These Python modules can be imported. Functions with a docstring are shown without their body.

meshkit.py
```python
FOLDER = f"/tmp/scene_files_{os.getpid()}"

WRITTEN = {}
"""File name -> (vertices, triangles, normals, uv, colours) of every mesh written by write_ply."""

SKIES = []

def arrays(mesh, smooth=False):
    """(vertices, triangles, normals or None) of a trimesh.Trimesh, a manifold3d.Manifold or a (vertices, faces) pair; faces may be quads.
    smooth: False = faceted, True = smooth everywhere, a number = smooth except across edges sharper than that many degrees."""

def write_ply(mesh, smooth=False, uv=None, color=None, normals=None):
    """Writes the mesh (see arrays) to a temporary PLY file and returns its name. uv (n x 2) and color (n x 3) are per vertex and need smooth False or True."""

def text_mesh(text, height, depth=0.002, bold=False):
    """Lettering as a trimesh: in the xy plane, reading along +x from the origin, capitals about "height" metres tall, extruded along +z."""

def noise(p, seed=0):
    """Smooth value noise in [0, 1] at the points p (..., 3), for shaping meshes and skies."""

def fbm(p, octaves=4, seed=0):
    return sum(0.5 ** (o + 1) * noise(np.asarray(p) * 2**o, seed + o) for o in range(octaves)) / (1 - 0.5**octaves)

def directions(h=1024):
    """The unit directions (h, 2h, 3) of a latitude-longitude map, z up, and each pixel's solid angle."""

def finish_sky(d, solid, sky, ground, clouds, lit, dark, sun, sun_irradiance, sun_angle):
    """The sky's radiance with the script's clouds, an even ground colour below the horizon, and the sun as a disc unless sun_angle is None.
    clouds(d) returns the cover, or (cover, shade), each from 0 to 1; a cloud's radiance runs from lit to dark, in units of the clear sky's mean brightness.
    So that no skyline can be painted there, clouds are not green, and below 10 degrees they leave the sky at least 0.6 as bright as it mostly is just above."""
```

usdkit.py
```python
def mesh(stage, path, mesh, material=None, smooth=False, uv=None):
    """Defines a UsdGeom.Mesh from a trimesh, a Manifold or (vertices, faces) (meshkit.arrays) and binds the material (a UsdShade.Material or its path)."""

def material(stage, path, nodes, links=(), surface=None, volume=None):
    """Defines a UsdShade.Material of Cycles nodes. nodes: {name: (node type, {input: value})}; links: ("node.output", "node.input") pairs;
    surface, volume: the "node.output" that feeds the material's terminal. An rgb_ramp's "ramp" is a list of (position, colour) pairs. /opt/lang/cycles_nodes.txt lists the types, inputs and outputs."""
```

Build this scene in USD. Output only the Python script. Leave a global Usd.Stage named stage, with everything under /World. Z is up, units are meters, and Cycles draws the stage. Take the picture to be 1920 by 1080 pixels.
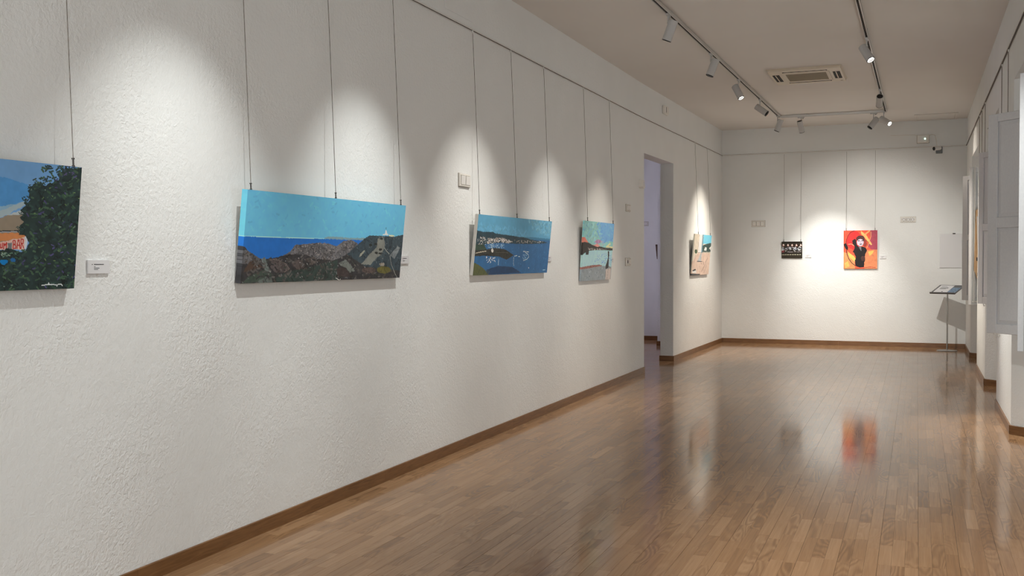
import math, random
import numpy as np, trimesh, usdkit, meshkit
from pxr import Usd, UsdGeom, UsdLux, UsdShade, Gf, Sdf, Vt
from shapely.geometry import Polygon

stage = Usd.Stage.CreateInMemory()
UsdGeom.SetStageUpAxis(stage, 'Z')
UsdGeom.SetStageMetersPerUnit(stage, 1.0)
world = UsdGeom.Xform.Define(stage, '/World')
stage.SetDefaultPrim(world.GetPrim())
UsdGeom.Scope.Define(stage, '/World/Looks')

# ------------------------------------------------------------------ camera, sky, exposure
CX, YAW, PITCH, ROLL, FPX, CZ = 3.5634, 0.3826, -0.0282, -0.0040, 1887.9, 1.6
EXPOSURE = 0.0
FILL = 1.66              # strength of the added fill light in the windows and behind the viewer
SPOT = 52.0            # radiant intensity scale of the track spotlights
W, D, HC, HR = 4.36, 19.392, 4.043, 3.569     # right wall x, back wall y, ceiling, picture rail
FW = np.array([-math.sin(YAW) * math.cos(PITCH), math.cos(YAW) * math.cos(PITCH), math.sin(PITCH)])
RT = np.cross(FW, [0, 0, 1]); RT /= np.linalg.norm(RT); UP = np.cross(RT, FW)
RT, UP = RT * math.cos(ROLL) + UP * math.sin(ROLL), UP * math.cos(ROLL) - RT * math.sin(ROLL)
cam = UsdGeom.Camera.Define(stage, '/World/camera')
cam.CreateHorizontalApertureAttr(36.0)
cam.CreateVerticalApertureAttr(20.25)
cam.CreateFocalLengthAttr(36.0 * FPX / 1920)
cam.CreateExposureAttr(EXPOSURE)
cam.CreateClippingRangeAttr(Gf.Vec2f(0.05, 500))
cam.AddTransformOp().Set(Gf.Matrix4d(*RT, 0, *UP, 0, *(-FW), 0, CX, 0.0, CZ, 1))

dome = UsdLux.DomeLight.Define(stage, '/World/sky_light')
dome.CreateIntensityAttr(1.15)
dome.CreateColorAttr(Gf.Vec3f(0.86, 0.80, 1.0))

# unseen soft fill light added behind the viewer to brighten the room
rear_fill = UsdLux.RectLight.Define(stage, '/World/rear_fill_light')
rear_fill.CreateWidthAttr(3.0); rear_fill.CreateHeightAttr(2.9)
rear_fill.CreateIntensityAttr(FILL * 3.5); rear_fill.CreateColorAttr(Gf.Vec3f(.93, .98, 1.0)); rear_fill.CreateNormalizeAttr(False)
rear_fill.AddTransformOp().Set(Gf.Matrix4d(1, 0, 0, 0, 0, 0, 1, 0, 0, -1, 0, 0, 2.2, -3.52, 1.55, 1))

# ------------------------------------------------------------------ helpers
used = {}
def numbered(parent, name):
    k = (parent, name); n = used.get(k, 0); used[k] = n + 1
    return name if n == 0 else f'{name}_{n:03d}'
def pathof(o): return str(o.GetPath()) if o is not None else '/World'
def data(o, label=None, cat=None, group=None, kind=None):
    for k, v in (('label', label), ('category', cat), ('group', group), ('kind', kind)):
        if v: o.SetCustomDataByKey(k, v)
    return o
def thing(name, label, cat, loc=(0, 0, 0), group=None, kind=None, matrix=None):
    x = UsdGeom.Xform.Define(stage, '/World/' + numbered('/World', name))
    if matrix is not None: x.AddTransformOp().Set(Gf.Matrix4d(*np.asarray(matrix, float).T.ravel()))
    else: x.AddTranslateOp().Set(Gf.Vec3d(*map(float, loc)))
    return data(x.GetPrim(), label, cat, group, kind)
def obj(name, mesh, mat, parent=None, smooth=False, label=None, cat=None, group=None, kind=None):
    p = pathof(parent)
    if isinstance(mesh, list): mesh = trimesh.util.concatenate(mesh)
    m = usdkit.mesh(stage, p + '/' + numbered(p, name), mesh, mat, smooth=smooth)
    return data(m.GetPrim(), label, cat, group, kind)
def hull(pts): return trimesh.convex.convex_hull(np.asarray(pts, float))
def bx(lo, hi, b=0.0):
    lo, hi = np.minimum(lo, hi).astype(float), np.maximum(lo, hi).astype(float)
    if b <= 0: return trimesh.creation.box(bounds=[lo, hi])
    b = min(b, (hi - lo).min() * .49); pts = []
    for k in range(3):
        for s in np.ndindex(2, 2, 2):
            p = np.where(np.array(s) == 1, hi, lo); q = np.where(np.array(s) == 1, -b, b)
            q[k] = 0; pts.append(p + q)
    return hull(pts)
def frame_to(d):
    d = np.asarray(d, float); d = d / np.linalg.norm(d)
    a = np.cross(d, [0, 0, 1.0] if abs(d[2]) < .95 else [1.0, 0, 0]); a /= np.linalg.norm(a)
    return a, np.cross(d, a), d
def lathe(profile, p0, d, n=28):
    """profile: (radius, distance along d) pairs."""
    a, b, d = frame_to(d); p0 = np.asarray(p0, float); v = []; f = []
    t = np.arange(n) * 2 * np.pi / n
    for r, h in profile: v.append(p0 + d * h + r * (np.cos(t)[:, None] * a + np.sin(t)[:, None] * b))
    v = np.vstack(v)
    for i in range(len(profile) - 1):
        for j in range(n):
            k = (j + 1) % n; f += [[i * n + j, i * n + k, (i + 1) * n + k], [i * n + j, (i + 1) * n + k, (i + 1) * n + j]]
    m = trimesh.Trimesh(v, f, process=False)
    m.merge_vertices(); m.update_faces(m.nondegenerate_faces()); return m
def cyl(p0, p1, r, n=20, r2=None):
    p0, p1 = np.asarray(p0, float), np.asarray(p1, float); h = np.linalg.norm(p1 - p0)
    return lathe([(0, 0), (r, 0), (r2 if r2 is not None else r, h), (0, h)], p0, p1 - p0, n)
def tube(pts, r, n=8):
    p = np.asarray(pts, float); d = np.gradient(p, axis=0); d /= np.linalg.norm(d, axis=1, keepdims=True)
    a = np.cross(d, np.where(np.abs(d[:, 2:]) < .9, [0, 0, 1.0], [1.0, 0, 0])); a /= np.linalg.norm(a, axis=1, keepdims=True); b = np.cross(d, a)
    t = np.arange(n) * 2 * np.pi / n
    v = (p[:, None] + r * (np.cos(t)[None, :, None] * a[:, None] + np.sin(t)[None, :, None] * b[:, None])).reshape(-1, 3); f = []
    for i in range(len(p) - 1):
        for j in range(n):
            k = (j + 1) % n; f += [[i * n + j, i * n + k, (i + 1) * n + k], [i * n + j, (i + 1) * n + k, (i + 1) * n + j]]
    m = len(v); v = np.vstack([v, p[0], p[-1]])
    for j in range(n): f += [[m, (j + 1) % n, j], [m + 1, (len(p) - 1) * n + j, (len(p) - 1) * n + (j + 1) % n]]
    return trimesh.Trimesh(v, f, process=False)
def prism(poly, z0, z1):
    m = trimesh.creation.extrude_polygon(Polygon(poly), z1 - z0, engine='earcut'); m.apply_translation([0, 0, z0]); return m
def moved(m, M): m = m.copy(); m.apply_transform(M); return m
def lin(c): c = np.asarray(c, float) / 255; return np.where(c < .04045, c / 12.92, ((c + .055) / 1.055) ** 2.4)

# ------------------------------------------------------------------ materials
LK = '/World/Looks/'
def plain(name, col, rough=.5, metal=0.0, spec=.5, coat=0.0):
    return usdkit.material(stage, LK + name, {'p': ('principled_bsdf', {'base_color': col, 'roughness': rough, 'metallic': metal, 'specular_ior_level': spec, 'coat_weight': coat})}, [], surface='p.BSDF')
def speckled(name, c1, c2, scale, rough=.5, bump=0.0, spec=.5, metal=0.0):
    n = {'g': ('geometry', {}), 'n': ('noise_texture', {'scale': scale, 'detail': 5.0, 'roughness': .6}), 'r': ('rgb_ramp', {'ramp': [(.3, c1), (.7, c2)]}),
         'b': ('bump', {'strength': bump, 'distance': .002}), 'p': ('principled_bsdf', {'roughness': rough, 'specular_ior_level': spec, 'metallic': metal})}
    return usdkit.material(stage, LK + name, n, [('g.position', 'n.vector'), ('n.fac', 'r.fac'), ('r.color', 'p.base_color'), ('n.fac', 'b.height')] + ([('b.normal', 'p.normal')] if bump else []), surface='p.BSDF')
def glow(name, col, strength):
    return usdkit.material(stage, LK + name, {'e': ('emission', {'color': col, 'strength': strength})}, [], surface='e.emission')
def plaster(name, c1, c2, rel):
    """trowelled lime plaster: fine scratchy relief, larger patches and slow undulation"""
    n = {'g': ('geometry', {}),
         'fine': ('noise_texture', {'scale': 46.0, 'detail': 3.5, 'roughness': .55, 'distortion': .5}),
         'mid': ('noise_texture', {'scale': 9.0, 'detail': 4.0, 'roughness': .6, 'distortion': .6}),
         'big': ('noise_texture', {'scale': 1.7, 'detail': 3.0}),
         'patch': ('map_range', {'from_min': .40, 'from_max': .64, 'to_min': .30, 'to_max': 1.0, 'clamp': True}),
         'm1': ('math', {'math_type': 'multiply'}), 'm0': ('math', {'math_type': 'multiply', 'value2': 2.4}), 'm2': ('math', {'math_type': 'multiply_add', 'value2': .9}),
         'm3': ('math', {'math_type': 'multiply_add', 'value2': 1.6}),
         'b': ('bump', {'strength': .8, 'distance': rel}),
         'r': ('rgb_ramp', {'ramp': [(.25, c1), (.75, c2)]}),
         'p': ('principled_bsdf', {'roughness': .75, 'specular_ior_level': .25})}
    l = [('g.position', 'fine.vector'), ('g.position', 'mid.vector'), ('g.position', 'big.vector'), ('big.fac', 'patch.value'),
         ('fine.fac', 'm0.value1'), ('m0.value', 'm1.value1'), ('patch.result', 'm1.value2'), ('mid.fac', 'm2.value1'), ('m1.value', 'm2.value3'), ('big.fac', 'm3.value1'), ('m2.value', 'm3.value3'),
         ('m3.value', 'b.height'), ('b.normal', 'p.normal'), ('big.fac', 'r.fac'), ('r.color', 'p.base_color')]
    return usdkit.material(stage, LK + name, n, l, surface='p.BSDF')
def laminate():
    n = {'g': ('geometry', {}), 'a': ('attribute', {'attribute': 'strip'}), 'sep': ('separate_xyz', {}),
         'off': ('vector_math', {'math_type': 'scale', 'scale': 37.0}),
         's1': ('vector_math', {'math_type': 'multiply', 'vector2': (70.0, 2.2, 1.0)}), 'ad1': ('vector_math', {'math_type': 'add'}),
         's2': ('vector_math', {'math_type': 'multiply', 'vector2': (7.5, 1.5, 1.0)}), 'ad2': ('vector_math', {'math_type': 'add'}),
         'grain': ('noise_texture', {'scale': 1.0, 'detail': 4.0, 'roughness': .6, 'distortion': .4}),
         'ring': ('noise_texture', {'scale': 1.0, 'detail': 1.5, 'roughness': .4, 'distortion': .25}),
         'rm': ('math', {'math_type': 'multiply', 'value2': 85.0}), 'rs': ('math', {'math_type': 'sine'}),
         'rr': ('map_range', {'from_min': -1.0, 'from_max': 1.0, 'to_min': 0.0, 'to_max': 1.0}),
         'few': ('map_range', {'from_min': .45, 'from_max': .95, 'to_min': .03, 'to_max': .50, 'clamp': True}),
         'tone': ('rgb_ramp', {'ramp': [(0, TONE[0]), (.5, TONE[1]), (1, TONE[2])]}),
         'k1': ('mix_color', {'blend_type': 'multiply', 'fac': .55}), 'gr': ('rgb_ramp', {'ramp': [(.25, (.62, .58, .54)), (.7, (1.1, 1.1, 1.1))]}),
         'k2': ('mix_color', {'blend_type': 'multiply', 'b': (.42, .36, .31)}), 'km': ('math', {'math_type': 'multiply'}),
         'rn': ('noise_texture', {'scale': 3.0, 'detail': 2.0}), 'rg': ('map_range', {'from_min': .3, 'from_max': .7, 'to_min': FLOOR_R[0], 'to_max': FLOOR_R[1], 'clamp': True}),
         'b': ('bump', {'strength': .04, 'distance': .0004}),
         'p': ('principled_bsdf', {'specular_ior_level': .17, 'ior': 1.5})}
    l = [('a.vector', 'sep.vector'), ('a.vector', 'off.vector1'), ('g.position', 's1.vector1'), ('s1.vector', 'ad1.vector1'), ('off.vector', 'ad1.vector2'), ('ad1.vector', 'grain.vector'),
         ('g.position', 's2.vector1'), ('s2.vector', 'ad2.vector1'), ('off.vector', 'ad2.vector2'), ('ad2.vector', 'ring.vector'), ('ring.fac', 'rm.value1'), ('rm.value', 'rs.value1'), ('rs.value', 'rr.value'),
         ('sep.y', 'few.value'), ('few.result', 'km.value1'), ('rr.result', 'km.value2'), ('sep.x', 'tone.fac'), ('tone.color', 'k1.a'), ('grain.fac', 'gr.fac'), ('gr.color', 'k1.b'),
         ('k1.result', 'k2.a'), ('km.value', 'k2.fac'), ('k2.result', 'p.base_color'), ('g.position', 'rn.vector'), ('rn.fac', 'rg.value'), ('rg.result', 'p.roughness'), ('grain.fac', 'b.height'), ('b.normal', 'p.normal')]
    return usdkit.material(stage, LK + 'laminate_oak', n, l, surface='p.BSDF')
TONE = ((.315, .178, .090), (.378, .222, .117), (.445, .272, .150))
FLOOR_R = (.085, .125)
M_WALL = plaster('lime_plaster', (.832, .848, .845), (.872, .888, .886), .0034)
M_CEIL = plaster('ceiling_paint', (.80, .775, .745), (.82, .795, .765), .0008)
M_FLOOR = laminate()
def wood(name, c1, c2):
    n = {'g': ('geometry', {}), 's': ('vector_math', {'math_type': 'multiply', 'vector2': (5.0, 5.0, 60.0)}), 'n': ('noise_texture', {'scale': 1.0, 'detail': 5.0, 'distortion': 1.0}),
         'r': ('rgb_ramp', {'ramp': [(.3, c1), (.7, c2)]}), 'p': ('principled_bsdf', {'roughness': .38})}
    return usdkit.material(stage, LK + name, n, [('g.position', 's.vector1'), ('s.vector', 'n.vector'), ('n.fac', 'r.fac'), ('r.color', 'p.base_color')], surface='p.BSDF')
M_BASE = wood('baseboard_oak', (.150, .066, .022), (.245, .120, .046))
M_WHITE = plain('white_paint', (.82, .81, .79), .4)
M_LEAF = speckled('shutter_paint', (.66, .67, .70), (.71, .72, .74), 60.0, .42, .05)
M_PLAST = plain('white_plastic', (.82, .79, .74), .35)
M_GAP = plain('dark_gap', (.02, .018, .016), .8)
M_SLOT_SHADE = plain('rail_slot_shade', (.13, .115, .105), .7)  # dark colour standing in for the shade under the picture rail
M_OUTLINE_SHADE = plain('plate_outline_shade', (.30, .265, .22), .7)  # dark tone for painted shade lines around plates and inserts
M_LAMP = speckled('lamp_white', (.52, .52, .52), (.56, .56, .56), 400.0, .45)
M_BLACK = plain('black_baffle', (.015, .015, .015), .5)
M_ALU = plain('aluminium', (.62, .61, .59), .38, 0.6)
M_STEEL = plain('steel_wire', (.22, .20, .18), .4, .8)
M_CLAMP = plain('wire_clamp', (.10, .095, .09), .45, .7)
M_AC = plain('cream_plastic', (.70, .62, .50), .45)
M_ACG = plain('grille_beige', (.30, .245, .16), .6)
M_GREY = plain('stand_grey', (.15, .155, .16), .4, .3)
M_POLE = plain('stand_steel', (.38, .37, .35), .3, .85)
M_PAPER = plain('paper', (.78, .78, .80), .7)
M_LABEL = plain('label_card', (.76, .76, .78), .6)
M_PRINT = plain('print_ink', (.03, .03, .035), .7)
M_BLUEP = speckled('blue_photo', (.04, .10, .22), (.35, .48, .62), 40.0, .5)
M_LIT = glow('lit_lens', (1.0, .96, .90), 28.0)
M_LENS = plain('lens_glass', (.25, .25, .26), .1)
M_FILL_BLIND = glow('fill_glow_blind', (1.0, .98, .95), FILL * 1.2)  # glow added to give the room ambient fill light
M_LED = glow('indicator_light', (.6, 1.0, .8), 4.0)
M_CANVAS = speckled('raw_canvas', (.66, .64, .60), (.72, .70, .66), 300.0, .8)
M_ORANGE = speckled('orange_poster', (.72, .42, .22), (.80, .56, .34), 12.0, .6)
M_BROWN = plain('brown_edge', (.10, .055, .035), .6)
M_GLASS = usdkit.material(stage, LK + 'window_glass', {'t': ('transparent_bsdf', {}), 'gl': ('glossy_bsdf', {'roughness': .02}), 'f': ('fresnel', {'IOR': 1.5}), 'm': ('mix_closure', {})},
                          [('f.fac', 'm.fac'), ('t.BSDF', 'm.closure1'), ('gl.BSDF', 'm.closure2')], surface='m.closure')
M_PAINT = usdkit.material(stage, LK + 'oil_paint', {'a': ('attribute', {'attribute': 'paint'}), 'g': ('geometry', {}), 'n': ('noise_texture', {'scale': 160.0, 'detail': 3.0}),
                          'b': ('bump', {'strength': .25, 'distance': .0008}), 'p': ('principled_bsdf', {'roughness': .5, 'specular_ior_level': .35})},
                          [('a.color', 'p.base_color'), ('g.position', 'n.vector'), ('n.fac', 'b.height'), ('b.normal', 'p.normal')], surface='p.BSDF')
def primvar(o, name, values, interp='vertex'):
    pv = UsdGeom.PrimvarsAPI(o).CreatePrimvar(name, Sdf.ValueTypeNames.Color3fArray if name == 'paint' else Sdf.ValueTypeNames.Float3Array, interp)
    pv.Set(Vt.Vec3fArray.FromNumpy(np.asarray(values, np.float32)))
PAINTINGS = {
 'p2': [
  ('p',(101,178,210),.05,[(-.377,-.59),(2.091,-1.719),(2.563,4.878),(-.268,2.861)]),
  ('d',[(100,177,209),(103,180,212),(101,176,208)],160,.02,[(-.007,.005),(1.003,.003),(1.0,.408),(.005,.483)],3),
  ('p',(28,104,180),.06,[(-.04,.495),(.2,.499),(.441,.496),(.709,.487),(.671,.753),(-.031,.749)]),
  ('l',(165,215,225),.006,[(-.04,.491),(.2,.496),(.44,.492)]),
  ('p',(125,152,155),.08,[(.44,.476),(.476,.463),(.601,.471),(.712,.468),(.709,.496),(.554,.498),(.44,.493)]),
  ('p',(104,101,100),.5,[(.208,.696),(.245,.655),(.269,.577),(.336,.562),(.399,.545),(.465,.546),(.52,.583),(.563,.515),(.61,.497),(.661,.54),(.679,.753),(.492,.825),(.213,.818)]),
  ('d',[(146,138,132),(72,69,70),(124,117,111),(58,55,57)],190,.01,[(.246,.669),(.269,.586),(.399,.552),(.465,.552),(.52,.591),(.602,.505),(.653,.555),(.594,.678),(.489,.752),(.289,.737)],5),
  ('p',(50,49,50),.35,[(-.058,.609),(.008,.607),(.022,.645),(.053,.685),(.091,.737),(.134,.737),(.202,.703),(.246,.682),(.341,.688),(.4,.737),(.504,.752),(.534,.738),(.594,.678),(1.203,.669),(1.237,1.282),(-.039,1.125)]),
  ('p',(96,94,94),.4,[(-.057,.637),(.022,.645),(.053,.685),(.091,.737),(.051,.794),(-.052,.78)]),
  ('p',(76,60,50),.25,[(.018,.838),(.036,.765),(.067,.749),(.106,.828),(.054,.865),(.011,.876)]),
  ('p',(104,112,106),.25,[(.094,.737),(.111,.717),(.13,.803),(.146,.869),(.121,.881),(.102,.802)]),
  ('p',(88,78,75),.5,[(.137,.746),(.171,.73),(.224,.791),(.251,.846),(.228,.886),(.177,.9),(.144,.823)]),
  ('l',(120,105,95),.006,[(.137,.746),(.171,.737),(.231,.798),(.247,.853),(.222,.886)]),
  ('p',(80,70,66),.5,[(.257,.778),(.302,.737),(.339,.807),(.315,.876),(.273,.847)]),
  ('p',(96,86,80),.5,[(.337,.737),(.385,.709),(.416,.766),(.375,.808),(.346,.8)]),
  ('p',(62,74,64),.3,[(.033,.935),(.108,.857),(.148,.883),(.162,.99),(.007,.997)]),
  ('p',(48,62,56),.25,[(.173,.95),(.254,.874),(.348,.849),(.46,.781),(.535,.752),(.546,1.004),(.175,.997)]),
  ('p',(90,98,92),.3,[(.082,.984),(.123,.934),(.154,.943),(.163,1.003),(.083,1.01)]),
  ('d',[(68,65,63),(84,80,77),(44,43,44),(94,89,84),(58,62,56),(76,68,62)],300,.018,[(-.007,.623),(.053,.691),(.091,.743),(.202,.71),(.342,.695),(.535,.745),(.595,.693),(.984,.755),(.997,.995),(.001,.997)],77),
  ('d',[(140,136,132),(120,122,120)],50,.008,[(-.007,.635),(.091,.75),(.343,.723),(.596,.708),(.986,.788),(.996,.987),(.001,.99)],78),
  ('p',(54,68,74),.3,[(.594,.678),(.639,.597),(.669,.539),(.716,.46),(.74,.435),(.801,.431),(.929,.434),(1.083,.368),(1.113,.926),(.734,.847)]),
  ('d',[(90,98,100),(38,48,54),(70,84,88),(110,112,108)],90,.01,[(.64,.617),(.725,.475),(.81,.438),(.986,.425),(.994,.755),(.733,.816)],9),
  ('p',(124,124,114),.2,[(.698,.807),(.76,.66),(.8,.58),(.803,.47),(.842,.435),(.862,.53),(.859,.594),(.84,.682),(.799,.738),(.767,.819)]),
  ('p',(30,33,31),.0,[(.842,.467),(.841,.475),(.837,.481),(.831,.484),(.824,.482),(.819,.477),(.817,.469),(.819,.461),(.823,.455),(.829,.452),(.835,.454),(.84,.459)]),
  ('p',(30,33,31),.0,[(.802,.542),(.801,.55),(.797,.556),(.791,.559),(.784,.557),(.78,.551),(.778,.544),(.779,.536),(.783,.53),(.789,.527),(.795,.529),(.8,.535)]),
  ('p',(30,33,31),.0,[(.765,.553),(.764,.561),(.76,.567),(.754,.57),(.747,.568),(.743,.562),(.741,.555),(.742,.547),(.746,.541),(.752,.538),(.758,.54),(.763,.546)]),
  ('p',(30,33,31),.0,[(.842,.614),(.841,.622),(.837,.628),(.831,.63),(.824,.628),(.819,.622),(.817,.615),(.819,.607),(.823,.601),(.829,.598),(.835,.6),(.84,.606)]),
  ('p',(30,33,31),.0,[(.813,.659),(.812,.667),(.808,.673),(.802,.675),(.795,.673),(.791,.667),(.789,.659),(.79,.651),(.794,.646),(.8,.643),(.806,.645),(.811,.651)]),
  ('p',(30,33,31),.0,[(.843,.666),(.842,.674),(.838,.68),(.831,.682),(.825,.68),(.82,.675),(.818,.667),(.819,.659),(.824,.653),(.83,.651),(.836,.653),(.841,.658)]),
  ('p',(150,148,130),.0,[(.678,.723),(.684,.677),(.711,.622),(.717,.637),(.697,.692)]),
  ('l',(150,150,138),.012,[(.858,.589),(.879,.634),(.901,.67)]),
  ('p',(112,116,108),.25,[(.544,.789),(.589,.745),(.625,.813),(.657,.89),(.625,.911),(.594,.85),(.557,.819)]),
  ('p',(62,52,50),.3,[(.532,.855),(.586,.842),(.621,.919),(.648,.966),(.544,.952)]),
  ('p',(86,72,66),.35,[(.81,.888),(.804,.909),(.786,.923),(.76,.927),(.734,.92),(.714,.905),(.706,.884),(.712,.865),(.73,.85),(.756,.846),(.782,.852),(.802,.868)]),
  ('p',(98,92,44),.3,[(.924,.888),(.918,.914),(.899,.932),(.871,.937),(.844,.929),(.823,.91),(.815,.884),(.82,.859),(.839,.841),(.866,.834),(.894,.842),(.916,.862)]),
  ('p',(150,140,125),.3,[(.873,.811),(.871,.822),(.863,.83),(.852,.833),(.841,.829),(.833,.821),(.83,.81),(.832,.799),(.84,.791),(.85,.788),(.861,.791),(.87,.799)]),
  ('l',(160,158,148),.009,[(.908,.703),(.926,.82),(.954,.919),(.979,.994)]),
  ('p',(125,130,128),.4,[(.905,.69),(.964,.558),(.985,.59),(.945,.738)]),
  ('p',(240,240,235),.0,[(.838,.421),(.88,.418),(.878,.404),(.87,.398),(.863,.351),(.857,.351),(.854,.399),(.839,.407)]),
  ('l',(25,30,35),.012,[(.859,.319),(.859,.335)]),
  ('p',(225,215,170),.0,[(.884,.413),(.928,.413),(.929,.432),(.885,.432)]),
  ('l',(20,20,20),.021,[(.536,.944),(.542,.952)]),
  ('l',(225,225,220),.008,[(.533,.974),(.558,1.002),(.565,.988)]),
 ],
 'p3': [
  ('p',(92,158,186),.06,[(-.658,-.685),(4.757,-2.272),(6.402,7.927),(-.41,3.778)]),
  ('d',[(100,163,188),(110,169,190),(118,173,190)],130,.038,[(.637,.052),(.843,.014),(.986,.022),(.989,.291),(.862,.251),(.681,.156)],71),
  ('d',[(97,162,189),(102,166,192)],120,.032,[(.0,.149),(.277,.178),(.613,.208),(.622,.323),(.286,.301),(.008,.259)],72),
  ('p',(42,100,146),.12,[(-.094,.485),(.647,.341),(1.136,.335),(1.205,1.124),(-.058,1.046)]),
  ('d',[(60,124,168),(36,88,134),(50,110,150)],120,.012,[(.363,.48),(.989,.372),(1.001,.979),(.335,.982)],4),
  ('p',(58,122,152),.0,[(.611,.334),(.743,.327),(1.0,.339),(1.002,.368),(.674,.374)]),
  ('p',(36,62,70),.2,[(-.109,.255),(.008,.266),(.072,.281),(.166,.277),(.18,.266),(.213,.293),(.308,.307),(.351,.309),(.417,.317),(.553,.338),(.588,.33),(.685,.367),(.798,.391),(.913,.397),(.964,.416),(.878,.438),(.729,.452),(.586,.457),(.405,.459),(.276,.451),(.135,.478),(-.092,.525)]),
  ('d',[(228,218,205),(205,190,172),(240,235,225),(150,135,122)],230,.01,[(.118,.384),(.239,.366),(.356,.377),(.447,.424),(.405,.451),(.275,.442),(.134,.472)],6),
  ('d',[(228,218,205),(205,190,172),(240,235,225),(150,135,122)],40,.01,[(.011,.383),(.106,.349),(.116,.49),(.029,.5)],7),
  ('d',[(228,218,205),(205,190,172),(240,235,225),(150,135,122)],60,.009,[(.467,.393),(.628,.392),(.887,.394),(.877,.427),(.516,.449)],8),
  ('p',(50,72,58),.3,[(-.093,.505),(.096,.49),(.131,.574),(.009,.633),(-.085,.634)]),
  ('d',[(120,165,205),(190,210,225)],90,.009,[(.134,.475),(.346,.466),(.346,.547),(.139,.545)],10),
  ('p',(50,50,45),.3,[(-.087,.6),(.131,.574),(.2,.544),(.293,.548),(.37,.568),(.481,.663),(.393,.743),(.293,.69),(.138,.676),(-.081,.689)]),
  ('l',(205,190,165),.013,[(.009,.635),(.065,.615),(.128,.598)]),
  ('p',(215,208,195),.0,[(.215,.589),(.214,.607),(.21,.619),(.203,.624),(.196,.62),(.19,.607),(.187,.59),(.187,.573),(.192,.56),(.198,.555),(.206,.56),(.212,.572)]),
  ('l',(95,90,78),.007,[(.246,.622),(.33,.616),(.406,.624)]),
  ('d',[(235,240,245)],26,.012,[(.13,.695),(.242,.702),(.259,.803),(.157,.802)],11),
  ('l',(205,222,235),.012,[(.29,.728),(.291,.833)]),
  ('l',(205,222,235),.012,[(.484,.701),(.489,.807),(.496,.849)]),
  ('l',(205,222,235),.012,[(.608,.593),(.689,.601)]),
  ('l',(205,222,235),.012,[(.639,.611),(.683,.646),(.697,.693),(.672,.735),(.621,.763)]),
  ('l',(205,222,235),.012,[(.494,.681),(.527,.67)]),
  ('l',(205,222,235),.012,[(.548,.686),(.566,.686)]),
  ('d',[(150,185,210)],22,.009,[(.606,.639),(.665,.638),(.654,.732),(.613,.732)],12),
  ('l',(240,245,245),.021,[(.707,.895),(.714,.898)]),
  ('p',(26,62,96),.15,[(.154,.909),(.294,.848),(.48,.875),(.609,.982),(.161,1.002)]),
  ('p',(82,88,52),.2,[(-.076,.771),(.005,.792),(.06,.831),(.124,.901),(.175,.992),(.18,1.061),(-.058,1.046)]),
  ('l',(120,120,70),.007,[(.021,.817),(.005,1.05)]),
  ('l',(45,55,35),.006,[(.007,.858),(.009,1.05)]),
  ('l',(120,120,70),.007,[(.037,.822),(.02,1.051)]),
  ('l',(45,55,35),.006,[(.023,.862),(.024,1.051)]),
  ('l',(120,120,70),.007,[(.053,.835),(.036,1.052)]),
  ('l',(45,55,35),.006,[(.039,.871),(.039,1.052)]),
  ('l',(120,120,70),.007,[(.069,.848),(.051,1.053)]),
  ('l',(45,55,35),.006,[(.055,.88),(.055,1.053)]),
  ('l',(120,120,70),.007,[(.086,.861),(.067,1.054)]),
  ('l',(45,55,35),.006,[(.071,.89),(.07,1.054)]),
  ('l',(120,120,70),.007,[(.102,.873),(.082,1.055)]),
  ('l',(45,55,35),.006,[(.087,.9),(.086,1.055)]),
  ('l',(120,120,70),.007,[(.119,.886),(.098,1.056)]),
  ('l',(45,55,35),.006,[(.104,.909),(.102,1.056)]),
  ('l',(120,120,70),.007,[(.136,.9),(.114,1.057)]),
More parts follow.
